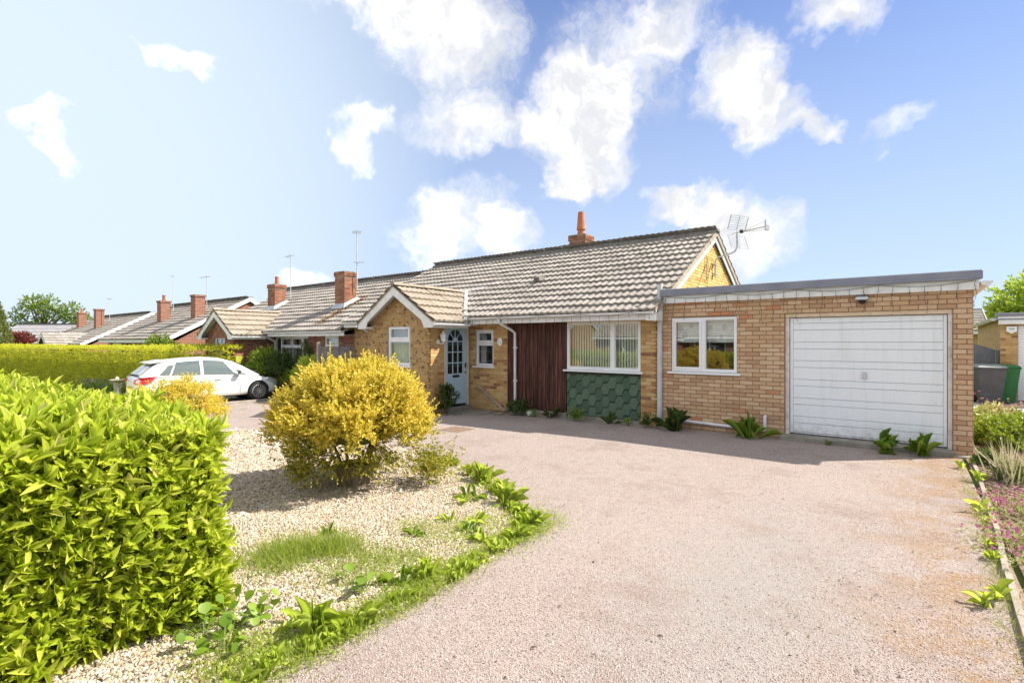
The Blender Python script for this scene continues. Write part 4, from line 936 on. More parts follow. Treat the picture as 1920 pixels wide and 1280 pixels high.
n = 900; vv_ = rng.uniform(9.95, 12.0, n); P = np.column_stack([-16.0 + rng.normal(0, .13, n) + (vv_ - 11) * .05, vv_, 2.30 + DZ2 + (vv_ - 9.62) * SL + .03 + rng.random(n) * .03])
o = leaf_obj('fallen_leaves', DIAMOND, P, rng.normal(size=(n, 3)), A3_(n), rng.uniform(.05, .09, n), rng.uniform(.03, .05, n), 'dead_leaf'); tag(o, 'streak of rust-brown dead leaves on the neighbour roof below its chimney', 'leaves', kind='stuff')
# ------------------------------------------------------------------ the garage
g = thing('garage', 'flat-roofed pinkish brick garage with pale blue up-and-over door', 'garage', (-1.5, FV, 0))
GL, GR = -3.93, .75; GW = (-3.74, -2.51, 1.11, 2.165); GD = (-1.72, .525, .0, 2.19)
m = MB(); wall_with_holes(m, 'x', FV, .1, GL, GR, -.1, 2.62, [GW, GD]); gw = m.build('front_wall', 'mortar_pink', g)
recs = lay('x', FV, GL, GR, -.065, 2.62, [(GW[0], GW[1], GW[2] - .045, GW[3]), (GD[0], GD[1], -.1, GD[3])])
m = MB(); m.box(GR - .1, GR - .001, FV + .1, 15.8, -.1, 2.62); sw = m.build('side_wall', 'mortar_pink', g)
m = MB(); m.box(GL, GR - .1, 15.7, 15.8, -.1, 2.62); m.build('rear_wall', 'brick_far_pink', g)
place_bricks([(gw, 'brick_pink', recs), (sw, 'brick_pink', lay('y', GR - .001, FV, 15.8, -.065, 2.62, phase=1))], 300)
# reveals of the door opening
m = MB(); m.box(GD[0] - .1, GD[0] - .003, FV + .05, FV + .22, -.05, 2.2); m.build('reveal', 'brick_far_pink', g)
m = MB(); m.box(GL, GR, FV - .12, 15.8, 2.60, 2.64); rt = m.build('roof', 'fascia_grey', g)
m = MB(); m.box(GL + .02, GR + .06, FV - .06, FV - .036, 2.455, 2.615); m.build('fascia', 'painted_white', g)
m = MB(); m.box(GL + .02, GR + .05, FV - .035, FV - .001, 2.457, 2.47); m.build('soffit', 'painted_white', g)
m = MB(); m.cham(GL - .0, GR + .10, FV - .11, FV + .1, 2.60, 2.735, .012); m.build('roof_kerb', 'fascia_grey', g)
m = MB(); m.box(GR + .036, GR + .06, FV - .034, 15.8, 2.47, 2.60); m.build('fascia', 'painted_white', g)
gutter(g, (GR + .14, FV - .1, 2.57), (GR + .14, 15.8, 2.53), .07, 'painted_white')
# timber frame and slatted steel door
m = MB(); m.cham(GD[0], GD[0] + .065, FV + .03, FV + .12, .06, 2.115, .006); m.build('jamb', 'jamb_timber', g)
m = MB(); m.cham(GD[1] - .055, GD[1], FV + .03, FV + .12, .06, 2.115, .006); m.build('jamb', 'jamb_timber', g)
m = MB(); m.cham(GD[0], GD[1], FV + .025, FV + .125, 2.118, 2.188, .006); m.build('door_head', 'cream_timber', g)
dl, dr, dt = GD[0] + .072, GD[1] - .062, 2.11
m = MB(); m.box(dl, dr, FV + .092, FV + .1, .105, dt); dr_o = m.build('garage_door', 'garage_paint', g)
br = [0, .0975, .214, .423, .54, .743, .86, 1.069, 1.183, 1.389, 1.503, 1.709, 1.823, 1.98]
for a, b in zip(br[:-1], br[1:]):
    m = MB(); m.cham(dl + .05, dr - .045, FV + .075, FV + .0915, dt - b + .004, dt - a - .004, .005); m.build('slat', 'garage_paint', dr_o)
for x0, x1 in ((dl, dl + .047), (dr - .042, dr)):
    m = MB(); m.cham(x0, x1, FV + .072, FV + .0915, .11, dt, .004); m.build('stile', 'garage_paint', dr_o)
m = MB(); m.lathe([(.028, 0), (.03, .004), (.03, .012), (.02, .014)], 0, 0, 14); m.v = [(x - .57, FV + .075 - z, y + 1.14) for x, y, z in m.v]; m.box(-.60, -.54, FV + .055, FV + .068, 1.09, 1.20); m.build('handle', 'aluminium', dr_o)
m = MB(); m.cham(GD[0] - .06, GD[1] + .01, FV - .17, FV + .2, -.08, .088, .015); m.build('sill', 'concrete', g)
m = MB(); m.cham(GD[1] - .02, GR + .03, FV - .16, FV + .0, -.1, .03, .012); m.build('plinth', 'concrete_pale', g)
# kitchen window
gwin, gbx = window(g, 'x', FV - .004, *GW, [(.035,.475,.045,.955,True),(.525,.965,.045,.955,False)], room=1.6, inset=.012)
for x0, x1 in ((GW[0] + .08, GW[0] + .56), (GW[0] + .66, GW[1] - .06)):
    m = MB(); m.box(x0, x1, FV + .12, FV + .124, GW[3] - .47, GW[3] - .05); m.cham(x0, x1, FV + .115, FV + .129, GW[3] - .485, GW[3] - .47, .003); m.build('printed_blind', 'blind_print', gwin)
# pipes
pipe(g, [(-3.965, FV - .045, 2.84), (-3.965, FV - .045, .03)], .052, 'pipe_grey', 'soil_pipe')
c = MB(); c.lathe([(.052, 0), (.06, .004), (.06, .05), (.052, .054)], -3.965, FV - .045, 14, 2.30); c.build('pipe_collar', 'pipe_grey', g, True)
wp = pipe(g, [(-3.52, FV - .05, .155), (-2.06, FV - .05, .115)], .03, 'pipe_white', 'waste_pipe')
pipe(g, [(-2.06, FV - .05, .115), (-2.04, FV - .05, .12), (-2.03, FV - .05, .14), (-2.03, FV - .05, .33), (-2.03, FV - .045, .36), (-2.03, FV - .0, .375)], .028, 'pipe_white', 'waste_pipe')
c = MB(); c.tube([(-2.03, FV - .02, .375), (-2.03, FV + .0, .375)], .036, 12); c.build('rust_collar', 'terracotta', g)
# security light under the fascia
L = thing('security_light', 'small silver security light with dark sensor under the garage fascia', 'lamp', (-.59, FV - .06, 2.42))
m = MB(); m.raw([(-.67,FV-.17,2.40),(-.51,FV-.17,2.40),(-.53,FV-.02,2.455),(-.65,FV-.02,2.455),(-.68,FV-.18,2.375),(-.50,FV-.18,2.375),(-.52,FV-.02,2.36),(-.66,FV-.02,2.36)], [(0,1,2,3),(7,6,5,4),(0,4,5,1),(1,5,6,2),(2,6,7,3),(3,7,4,0)]); m.build('lamp_head', 'aluminium', L)
m = MB(); m.box(-.65, -.53, FV - .176, FV - .1, 2.365, 2.372); m.build('lens', 'lamp_clear', L)
m = MB(); m.lathe([(.012, .0), (.035, .012), (.045, .035), (.04, .06)], -.59, FV - .06, 14, 2.30); m.build('sensor', 'black_plastic', L, True)
m = MB(); m.cham(-.63, -.55, FV - .03, FV - .008, 2.33, 2.45, .004); m.build('bracket', 'aluminium', L)
# icicle fairy lights
def fairy(label, x0, x1, y, z, drop, step, hooks):
    t = thing('fairy_light_string', label, 'string lights', (x0, y, z)); m = MB(); n = int((x1 - x0) / step); ps = []
    for i in range(n + 1):
        f_ = (i % hooks) / hooks; ps.append(Vector((x0 + (x1 - x0) * i / n, y, z - .05 * math.sin(math.pi * f_))))
    m.tube(ps, .0035, 4); m.build('main_cable', 'black_wire', t)
    for i, p in enumerate(ps):
        L_ = drop * random.uniform(.5, 1.6); q = [p]; x = p.x; zz = p.z
        k = max(2, int(L_ / .06))
        for j in range(k):
            x += random.uniform(-.012, .012) * (1 + j * .3); zz -= L_ / k; q.append(Vector((x, y + random.uniform(-.006, .004), zz)))
        d_ = MB(); d_.tube(q, .0028, 4)
        for p_ in q[1:]: d_.tube([p_, p_ + Vector((.0, -.004, -.018))], .005, 4)
        d_.build('drop_cable', 'black_wire', t)
fairy('dark icicle light cables dangling from the garage fascia', GL + .1, GR + .02, FV - .075, 2.585, .33, .19, 6)
fairy('fine icicle light cables along the bungalow gutter', PRR + .35, U1 + .02, 9.575, 2.27, .13, .21, 5)
# ------------------------------------------------------------------ small things on and by the house
t = thing('wall_lantern', 'white coach lantern on the brick beside the blue front door', 'lamp', (PRR, 8.95, 1.62))
lx, ly = PRR + .13, 8.99
m = MB(); m.lathe([(.0, 0), (.06, .004), (.065, .015), (.03, .03)], 0, 0, 16); m.v = [(PRR + .012 + z, 8.93 + x, 1.69 + y) for x, y, z in m.v]; m.build('back_plate', 'painted_white', t, True)
m = MB(); m.tube([(PRR + .03, 8.93, 1.68), (PRR + .09, 8.95, 1.63), (lx, ly, 1.66), (lx, ly, 1.70)], .011, 8); m.build('arm', 'painted_white', t, True)
m = MB(); m.lathe([(.03, 0), (.045, .01), (.065, .15), (.06, .15), (.04, .012)], lx, ly, 6, 1.70); m.build('glass', 'lamp_glass', t)
m = MB(); m.lathe([(.08, 0), (.085, .012), (.05, .05), (.02, .08), (.014, .085), (.018, .1), (.0, .125)], lx, ly, 6, 1.85); m.build('cap', 'painted_white', t)
m = MB(); [m.tube([(lx + .046 * math.cos(a), ly + .046 * math.sin(a), 1.71), (lx + .068 * math.cos(a), ly + .068 * math.sin(a), 1.852)], .005, 4) for a in [k * math.pi / 3 for k in range(6)]]; m.build('lantern_cage', 'painted_white', t)
t = thing('house_plaque', 'small oval white plaque with faint grey emblem right of the small window', 'plaque', (-8.11, FV, 1.7))
m = MB(); m.lathe([(.0, 0), (.085, .0), (.095, .006), (.095, .014), (.08, .02), (.0, .022)], 0, 0, 28); m.v = [(-8.11 + x * .82, FV - .006 - z, 1.69 + y * 1.05) for x, y, z in m.v]; m.build('plate', 'upvc_white', t, True)
m = MB()
for k in range(3): m.tube([(-8.14 + .03 * k, FV - .0295, 1.66 + .012 * (k % 2)), (-8.142 + .03 * k, FV - .0295, 1.69), (-8.13 + .03 * k, FV - .0295, 1.715 - .01 * (k % 2))], .0035, 5)
m.build('emblem', 'lead', t)
o = MB().tube([(-8.83, FV - .03, .56), (-7.82, 9.92, .0)], .028, 10).build('leaning_pipe', 'concrete_pale', None, True); tag(o, 'off-white plastic pipe leaning slantwise against the brick below the small window', 'pipe')
m = MB(); m.lathe([(.055, 0), (.085, .06), (.09, .09), (.08, .09), (.07, .03)], -7.02, 9.85, 18, gz(-7) + .02); o = m.build('white_bowl', 'upvc_white', None, True); tag(o, 'small white plastic bowl at the foot of the dark boarding', 'bowl')
m = MB(); m.lathe([(.04, 0), (.11, .01), (.12, .03), (.05, .035)], -7.86, 9.72, 14, gz(-7.8)); o = m.build('drain_stone', 'concrete_pale', None, True); tag(o, 'flat pale stone at the foot of the leaning pipe', 'stone')
t = thing('paving_step', 'dark worn paving slabs in front of the blue door', 'paving', (-8.7, 9.5, 0))
for k, (x0, x1, y0, y1) in enumerate([(-9.0, -8.62, 8.95, 9.5), (-9.0, -8.62, 9.52, 10.05), (-8.6, -8.15, 9.2, 9.62), (-8.6, -8.15, 9.64, 10.05)]):
    MB().cham(x0, x1, y0, y1, -.12, gz(-8.6) + .022 + .004 * k, .008).build('slab', 'concrete', t)
t = thing('manhole_cover', 'rusty brown inspection cover set in the drive before the porch', 'manhole cover', (-7.1, 7.5, gz(-7.1)))
MB().cham(-7.42, -6.8, 7.2, 7.78, -.12, gz(-7.1) + .006, .004).build('frame', 'concrete', t); MB().cham(-7.38, -6.84, 7.24, 7.74, -.1, gz(-7.1) + .011, .004).build('cover', 'rusty_iron', t)
# short fence between the two front gardens
t = thing('fence_panel', 'weathered grey woven fence panel with post beside the bungalow', 'fence', (-14.5, 9.6, gz(-14.5)))
MB().cham(-14.58, -14.48, 9.05, 9.15, -.3, 1.68, .01).build('post', 'concrete_pale', t)
for k in range(11):
    m = MB(); z = -.1 + k * .15; m.cham(-14.5 + .012 * (k % 2), -14.48 + .012 * (k % 2), 9.16, 10.08, z, z + .145, .004); m.v = [(x + (y - 9.16) * .45, y, zz) for x, y, zz in m.v]; m.build('slat', 'fence_wood', t)
for y in (9.3, 9.6, 9.9):
    m = MB(); m.cham(-14.462 + (y - 9.16) * .45, -14.44 + (y - 9.16) * .45, y, y + .04, -.1, 1.55, .004); m.build('batten', 'fence_wood', t)

# ------------------------------------------------------------------ aerials
t = thing('tv_aerial', 'large grey television aerial on a cranked mast fixed to the gable', 'aerial', (U1 + .06, 13.7, 3.2))
gx = U1 + .07; AX, AY, AZZ = gx + .52, 13.72, 4.42
m = MB(); m.tube([(gx, 13.7, 3.32), (gx, 13.7, 3.72), (gx + .02, 13.7, 3.80), (gx + .07, 13.7, 3.85), (gx + .4, 13.7, 3.92), (gx + .47, 13.71, 3.96), (gx + .52, AY, 4.05), (AX, AY, AZZ + .03)], .02, 8); m.build('mast', 'pipe_grey', t, True)
for z in (3.42, 3.66): MB().cham(gx - .07, gx + .03, 13.65, 13.75, z - .035, z + .035, .008).build('bracket', 'aluminium', t)
bd = Vector((.88, -.42, 0)).normalized(); sd = Vector((-bd.y, bd.x, 0)); A = Vector((AX, AY, AZZ))
m = MB(); m.tube([A - bd * .15, A + bd * .85], .012, 6); m.tube([A + bd * .1, A + bd * .82 + Vector((0, 0, .13))], .006, 5); m.tube([A + bd * .1, A + bd * .82 - Vector((0, 0, .08))], .006, 5); m.build('boom', 'aluminium', t)
for up in (1, -1):
    m = MB(); e = .31
    for k in range(7):
        p = A - bd * (.02 - .018 * k) + Vector((0, 0, up * (.07 + .055 * k))); m.tube([p - sd * e, p + sd * e], .006, 4)
    for s_ in (-e, 0, e): m.tube([A - bd * .02 + sd * s_ + Vector((0, 0, up * .07)), A + bd * .09 + sd * s_ + Vector((0, 0, up * .40))], .013 if s_ else .009, 4)
    m.build('reflector_grid', 'aluminium', t)
m = MB()
for k in range(8):
    p = A + bd * (.12 + .09 * k); e = .07 - .003 * k; m.tube([p - sd * e, p + sd * e], .005, 4); m.tube([p - sd * e * .4 - Vector((0, 0, .04)), p + sd * e * .4 + Vector((0, 0, .05))], .004, 4)
m.build('directors', 'aluminium', t)
m = MB(); p = A + bd * .84; m.prism([(-.02, -.12), (.02, -.11), (.03, 0), (.02, .12), (-.02, .13)], 'x', -.06, .06); m.v = [tuple(p + bd * y + sd * x + Vector((0, 0, z + .02))) for x, y, z in m.v]; m.build('end_plate', 'pipe_grey', t)
m = MB(); m.cham(A.x + .08, A.x + .16, A.y - .09, A.y - .01, A.z - .03, A.z + .05, .01); m.build('dipole_box', 'black_plastic', t)
def yagi(label, x, y, z0, z1, booms, r=.018):
    t = thing('tv_aerial', label, 'aerial', (x, y, z0)); MB().tube([(x, y, z0), (x, y, z1)], r, 6).build('mast', 'pipe_grey', t)
    for (dz_, L_, ang, n) in booms:
        m = MB(); d = Vector((math.cos(ang), math.sin(ang), 0)); s_ = Vector((-d.y, d.x, 0)); c = Vector((x, y, z1 - dz_)); m.tube([c - d * L_ * .3, c + d * L_ * .7], .012, 5)
        for k in range(n): p = c - d * L_ * .3 + d * L_ * k / (n - 1); m.tube([p - s_ * .16, p + s_ * .16], .007, 4)
        m.build('boom', 'aluminium', t)
    return t
yagi('tall thin mast aerial beside the chimney nearest our porch', -16.05, 11.6, 3.6, 5.75, [(.03, .5, 2.6, 6), (1.15, .35, .6, 4)])
yagi('mast aerial beside the neighbour chimney that carries a pot', -21.5, 12.1, 3.6, 5.5, [(.05, .75, 3.0, 7)])

# ------------------------------------------------------------------ bungalows further along and across the road
def far_house(name_label, loc, rotz, L, ridge, chimneys, red=True, porch_x=None, win=((2, 3.4), (5, 6)), roofmat='roof_tile', aerials=()):
    """local axes: x along the front, front wall y=0, gable ends at x=0 and x=L"""
    h = thing('bungalow', name_label, 'house', loc, world=False, rotz=rotz); bm_ = 'brick_far_red' if red else 'brick_far_buff'
    m = MB(); wall_with_holes(m, 'x', 0, .1, 0, L, -.3, 2.2, [(a, b, 1.0, 2.05) for a, b in win]); m.box(0, L, 7.1, 7.2, -.3, 2.2)
    for x in (0, L - .1): m.prism([(.1, -.3), (7.1, -.3), (7.1, 2.2), (3.6, ridge - .2), (.1, 2.2)], 'x', x, x + .1)
    m.build('wall', bm_, h)
    k = (ridge - 2.3) / 4.0; m = MB(); m.prism([(-.4, 2.22), (3.6, ridge), (7.6, 2.22), (7.6, 2.14), (3.6, ridge - .1), (-.4, 2.14)], 'x', -.1, L + .1); rf = m.build('roof', roofmat, h)
    sl = math.hypot(4.05, 4.05 * k); M_ = Matrix.Translation(loc) @ Matrix.Rotation(rotz, 4, 'Z')
    for E_, e, s in (((-.13, -.45, 2.25), (1, 0, 0), (0, 1, k)), ((L + .13, 7.65, 2.25), (-1, 0, 0), (0, -1, k))): roof_slope(rf, E_, e, s, L + .26, sl, roofmat, 0, coarse=True)
    ridge_tiles(rf, (-.1, 3.6, ridge + .02), (L + .1, 3.6, ridge + .02), 'x', .1)
    for x in (-.14, L + .115):
        for sg in (1, -1):
            m = MB(); P = [(3.6, ridge + .05), (3.6 - sg * 4.05, ridge + .05 - 4.05 * k), (3.6 - sg * 4.05, ridge - .17 - 4.05 * k), (3.6, ridge - .17)]; m.prism(P, 'x', x, x + .025); m.build('bargeboard', 'painted_white', h)
    MB().box(-.1, L + .1, -.43, -.405, 2.08, 2.24).build('fascia', 'painted_white', h)
    for a, b in win: window(h, 'x', 0, a, b, 1.0, 2.05, [(.04,.48,.05,.95,False),(.52,.96,.05,.95,False)], room=1.2)
    for (x, y, zt, pot) in chimneys:
        m = MB(); m.box(x, x + .58, y, y + .5, 2.4, zt); st = m.build('chimney', bm_, h); MB().box(x - .04, x + .62, y - .04, y + .54, zt + .002, zt + .1).build('corbel', bm_, st)
        if pot: MB().lathe(POT, x + .29, y + .25, 12, zt + .1).build('pot', 'terracotta', st, True)
    if porch_x is not None:
        x0 = porch_x; m = MB(); m.box(x0, x0 + 2.4, -1.4, -.001, -.3, 2.1); m.prism([(x0, 2.1), (x0 + 2.4, 2.1), (x0 + 1.2, 2.9)], 'y', -1.4, -1.3); m.build('porch_wall', bm_, h)
        for sg in (1, -1):
            roof_slope(rf, (x0 + 1.2 + sg * 1.45, -1.65 if sg > 0 else 1.4, 2.12), (0, 1 if sg > 0 else -1, 0), (-sg, 0, .643), 3.05, math.hypot(1.45, .93), roofmat, 0, coarse=True)
            c = x0 + 1.2; m = MB(); m.prism([(c, 3.02), (c + sg * 1.45, 3.02 - .93), (c + sg * 1.45, 2.85 - .93), (c, 2.82)], 'y', -1.66, -1.63); m.build('bargeboard', 'painted_white', h)
            xx = sorted((c + sg * 1.40, c + sg * 1.43)); MB().box(xx[0], xx[1], -1.62, -.4, 1.95, 2.09).build('fascia', 'painted_white', h)
    return h
far_house('third bungalow along, white-edged gable end facing us beyond the neighbour', (-38.9, 10.1, -.45), 0, 10.3, 4.5, [(4.0, 1.3, 4.42, True), (8.2, 1.5, 4.55, False)], porch_x=None, win=((1, 2.5), (6, 8)))
far_house('fourth bungalow along with white porch gable above the hedge', (-56, 10.1, -.75), 0, 13.0, 4.5, [(2.2, 1.8, 4.7, True), (8.0, 1.5, 4.75, False)], porch_x=8.0, win=((2, 3.5), (5.5, 7.2)))
yagi('double mast aerial over the third bungalow beside its squat chimney', -30.2, 12.2, 3.5, 5.25, [(.05, 1.0, 3.2, 8)])
yagi('slim mast aerial over the third bungalow beside its chimney pot', -34.2, 12.0, 3.5, 5.6, [(.08, .3, 3.2, 3)])
yagi('small distant mast aerial over the fourth bungalow', -47.0, 12.3, 3.2, 4.9, [(.05, .6, 3.0, 5)])
far_house('grey-tiled house far off at the left under the tree', (-80.4, 10.2, -.85), R(37.5), 8.2, 4.55, [], red=False, win=((3, 5),), roofmat='roof_slate')
far_house('pale tiled house glimpsed between the garages behind the grey gate', (-6.0, 36, 0), 0, 9.2, 3.5, [], red=False, win=((2.6, 4.0), (7.4, 8.7)))
far_house('bungalow across the road facing our house', (-9, -17, -.2), R(180), 11, 4.5, [(4, 3.2, 5, True)], red=True, porch_x=4.0, win=((1, 3.2), (7.5, 9.8)))
far_house('second bungalow across the road, further left', (-23.5, -17.5, -.3), R(180), 11, 4.5, [(4, 3.2, 5, True)], red=False, porch_x=4.0, win=((1, 3.2), (7.5, 9.8)))

# ------------------------------------------------------------------ next door's garage, gate and bins on the right
t = thing('garage', 'yellow brick garage with white roller door at the right edge', 'garage', (4.0, 20, 0))
gx0, gy0_ = 2.06, 20.0
m = MB(); m.box(gx0, gx0 + .36, gy0_, gy0_ + .1, -.1, 2.3); m.box(gx0 + .36, 5.2, gy0_, gy0_ + .1, 2.14, 2.3); m.box(4.9, 5.3, gy0_, gy0_ + .1, -.1, 2.3); w1 = m.build('front_wall', 'mortar', t)
place_bricks([(w1, 'brick_buff', lay('x', gy0_, gx0, gx0 + .36, .0, 2.3) + lay('x', gy0_, gx0 + .36, 4.9, 2.14, 2.3))], 300)
MB().box(gx0, gx0 + .1, gy0_ + .1, 26, -.1, 2.3).build('side_wall', 'brick_far_buff', t); MB().box(5.2, 5.3, gy0_ + .1, 26, -.1, 2.3).build('side_wall', 'brick_far_buff', t)
m = MB(); m.box(gx0 - .1, 5.4, gy0_ - .15, 26.1, 2.3, 2.34); m.build('roof', 'fascia_grey', t); MB().box(gx0 - .05, 5.35, gy0_ - .14, gy0_ - .11, 2.18, 2.40).build('fascia', 'painted_white', t)
MB().cham(gx0 - .1, 5.4, gy0_ - .17, gy0_ + .1, 2.402, 2.5, .01).build('roof_kerb', 'fascia_grey', t); gutter(t, (gx0 - .14, gy0_ - .1, 2.36), (gx0 - .14, 26, 2.28), .08, 'pipe_grey')
dr = MB().box(gx0 + .36, 4.9, gy0_ + .06, gy0_ + .08, .05, 2.14).build('roller_door', 'roller_white', t)
for k in range(28): MB().cham(gx0 + .365, 4.895, gy0_ + .035, gy0_ + .059, .055 + k * .0745, .055 + k * .0745 + .07, .008).build('slat', 'roller_white', dr)
MB().cham(gx0 - .02, gx0 + .35, gy0_ - .05, gy0_ + .0, -.1, .1, .01).build('plinth', 'concrete', t)
a = thing('alarm_box', 'small white alarm box under the fascia of the yellow brick garage', 'alarm', (gx0 + .3, gy0_, 2.0)); m = MB(); m.prism([(gx0 + .12, 2.12), (gx0 + .12, 1.98), (gx0 + .22, 1.92), (gx0 + .33, 1.98), (gx0 + .33, 2.12)], 'y', gy0_ - .09, gy0_ - .01); m.build('case', 'upvc_white', a)
m = MB(); m.box(gx0 + .17, gx0 + .28, gy0_ - .094, gy0_ - .091, 2.03, 2.07); m.build('badge', 'lead', a)
t = thing('garden_gate', 'dark grey arched boarded gate between the two garages', 'gate', (1.5, 20.2, 0))
nb = 9; x0, x1 = .72, 1.98
gt = lambda x: 1.44 + .26 * math.sin(math.pi * min(1, max(0, .3 + (x - x0) / (x1 - x0) * .68)))
for k in range(nb):
    xa = x0 + (x1 - x0) * k / nb + .003; xb = xa + (x1 - x0) / nb - .006; xm = (xa + xb) / 2
    MB().prism([(xa, .06), (xb, .06), (xb, gt(xb)), (xm, gt(xm)), (xa, gt(xa))], 'y', 20.2, 20.225).build('board', 'gate_grey', t)
for z in (.3, 1.25): MB().box(x0, x1, 20.226, 20.26, z, z + .1).build('rail', 'gate_grey', t)
MB().cham(1.985, 2.055, 20.1, 20.2, -.1, 1.46, .006).build('post', 'gate_grey', t)
def bin_(label, x, y, rot, body, lid):
    t = thing('wheelie_bin', label, 'bin', (x, y, 0), world=False, rotz=rot); m = MB()
    lo, hi = (.20, .25), (.29, .36); zb, zt = .06, .98
    m.raw([(-lo[0], -lo[1], zb), (lo[0], -lo[1], zb), (lo[0], lo[1], zb), (-lo[0], lo[1], zb), (-hi[0], -hi[1], zt), (hi[0], -hi[1], zt), (hi[0], hi[1], zt), (-hi[0], hi[1], zt)], [(0,3,2,1),(0,1,5,4),(1,2,6,5),(2,3,7,6),(3,0,4,7),(4,5,6,7)]); b = m.build('body', body, t)
    MB().cham(-.31, .31, -.38, .38, .95, 1.0, .012).build('rim', body, t)
    m = MB(); m.raw([(-.31, -.4, 1.003), (.31, -.4, 1.003), (.31, .38, 1.003), (-.31, .38, 1.003), (-.26, -.3, 1.05), (.26, -.3, 1.05), (.26, .34, 1.07), (-.26, .34, 1.07)], [(0,3,2,1),(0,1,5,4),(1,2,6,5),(2,3,7,6),(3,0,4,7),(4,5,6,7)]); m.build('lid', lid, t)
    m = MB(); m.tube([(-.24, .42, 1.0), (.24, .42, 1.0)], .018, 8); m.build('handle', body, t)
    for s_ in (-.24, .24): m = MB(); m.tube([(s_ - .03, .27, .1), (s_ + .03, .27, .1)], .1, 14); m.build('wheel', 'dark_rubber', t)
bin_('dark grey wheelie bin with pale lid in front of the grey gate', 1.74, 19.15, R(8), 'bin_grey', 'bin_grey_lid')
bin_('green wheelie bin standing behind the dark grey one', 2.07, 19.58, R(4), 'bin_green', 'bin_green')
o = MB().cham(1.05, 1.085, 18.6, 18.63, -.1, .75, .004).build('garden_stake', 'terracotta', None); tag(o, 'thin reddish stake standing beside the dark grey bin', 'stake')

# ------------------------------------------------------------------ bird bath and path light on the neighbour's lawn
t = thing('bird_bath', 'pale stone bird bath on the lawn in front of the far hedge', 'bird bath', (-23.9, 6.5, gz(-24)))
z0 = gz(-24); m = MB(); m.lathe([(.15, -.05), (.15, .04), (.11, .07), (.10, .15), (.125, .36), (.14, .46)], -23.9, 6.5, 14, z0); m.build('pedestal', 'stone_pale', t, True)
m = MB(); m.lathe([(.10, .46), (.22, .52), (.25, .57), (.22, .58), (.08, .54)], -23.9, 6.5, 18, z0); m.build('bowl', 'stone_pale', t, True)
m = MB(); m.lathe([(.07, .53), (.08, .6), (.04, .66), (.0, .7)], -23.95, 6.5, 10, z0); m.build('ornament', 'stone_pale', t, True)
t = thing('path_light', 'short black solar path light standing on the far lawn', 'lamp', (-20.9, 4.9, gz(-21))); z0 = gz(-21)
MB().tube([(-20.9, 4.9, z0), (-20.9, 4.9, z0 + .12)], .02, 8).build('stem', 'black_plastic', t); MB().lathe([(.045, .12), (.05, .2), (.04, .2)], -20.9, 4.9, 10, z0).build('lens', 'lamp_clear', t); MB().lathe([(.06, .201), (.06, .23), (.02, .25)], -20.9, 4.9, 10, z0).build('cap', 'black_plastic', t)
# ------------------------------------------------------------------ white hatchback; local axes: nose +x, left side +y
car = thing('parked_car', 'white five-door hatchback parked nose towards the neighbouring bungalow', 'car', (-17.8, 7.2, gz(-17.5) + .01), world=False, rotz=R(84))
car.scale = (.96, 1.0, .96)
st = [(-2.10,.60,.40,.74),(-2.06,.74,.32,.86),(-1.93,.82,.26,.93),(-1.6,.86,.22,.965),(-1.1,.88,.2,.955),(-.4,.88,.19,.93),(.3,.88,.19,.905),(.8,.88,.19,.885),(1.1,.88,.2,.86),(1.45,.86,.2,.80),(1.75,.81,.2,.725),(1.98,.7,.22,.63),(2.08,.55,.26,.54),(2.13,.40,.32,.47)]
V_, F_ = [], []
for x, w, zb, zt in st:
    half = [(0, zb), (w * .55, zb), (w * .92, zb + .02), (w * .985, zb + .12), (w, zb + .42 * (zt - zb)), (w * .985, zb + .62 * (zt - zb)), (w * .955, zt - .05), (w * .88, zt - .005), (w * .5, zt + .025), (0, zt + .035)]
    V_ += [(x, y, z) for y, z in half] + [(x, -y, z) for y, z in half[-2:0:-1]]
k = 18
for i in range(len(st) - 1):
    for j in range(k): a, b = i * k + j, i * k + (j + 1) % k; F_.append((a, a + k, b + k, b))
F_ += [tuple(range(k)), tuple(range((len(st) - 1) * k, len(st) * k))[::-1]]
me = bpy.data.meshes.new('body'); me.from_pydata(V_, [], F_); me.update(); bm = bmesh.new(); bm.from_mesh(me); bmesh.ops.recalc_face_normals(bm, faces=bm.faces[:]); bm.to_mesh(me); bm.free()
tmp = bpy.data.objects.new('tmp', me); C.objects.link(tmp); md = tmp.modifiers.new('s', 'SUBSURF'); md.levels = md.render_levels = 2
WH = [(1.32, .86), (1.32, -.86), (-1.28, .86), (-1.28, -.86)]; WR = .315
cut = MB()
for x, s_ in WH: cut.tube([(x, s_ * .62 / .86, WR), (x, s_ * 1.3, WR)], .365, 32)
cme = bpy.data.meshes.new('cut'); cme.from_pydata(cut.v, [], cut.f); bm = bmesh.new(); bm.from_mesh(cme); bmesh.ops.recalc_face_normals(bm, faces=bm.faces[:]); bm.to_mesh(cme); bm.free()
co = bpy.data.objects.new('cut', cme); C.objects.link(co); bd_ = tmp.modifiers.new('b', 'BOOLEAN'); bd_.object = co; bd_.operation = 'DIFFERENCE'; bd_.solver = 'EXACT'
dg = bpy.context.evaluated_depsgraph_get(); body = bpy.data.meshes.new_from_object(tmp.evaluated_get(dg)); bpy.data.objects.remove(tmp); bpy.data.objects.remove(co)
body.name = 'body'; body.materials.clear(); bo = add('body', body, 'car_white', car, True); body.set_sharp_from_angle(angle=R(38))
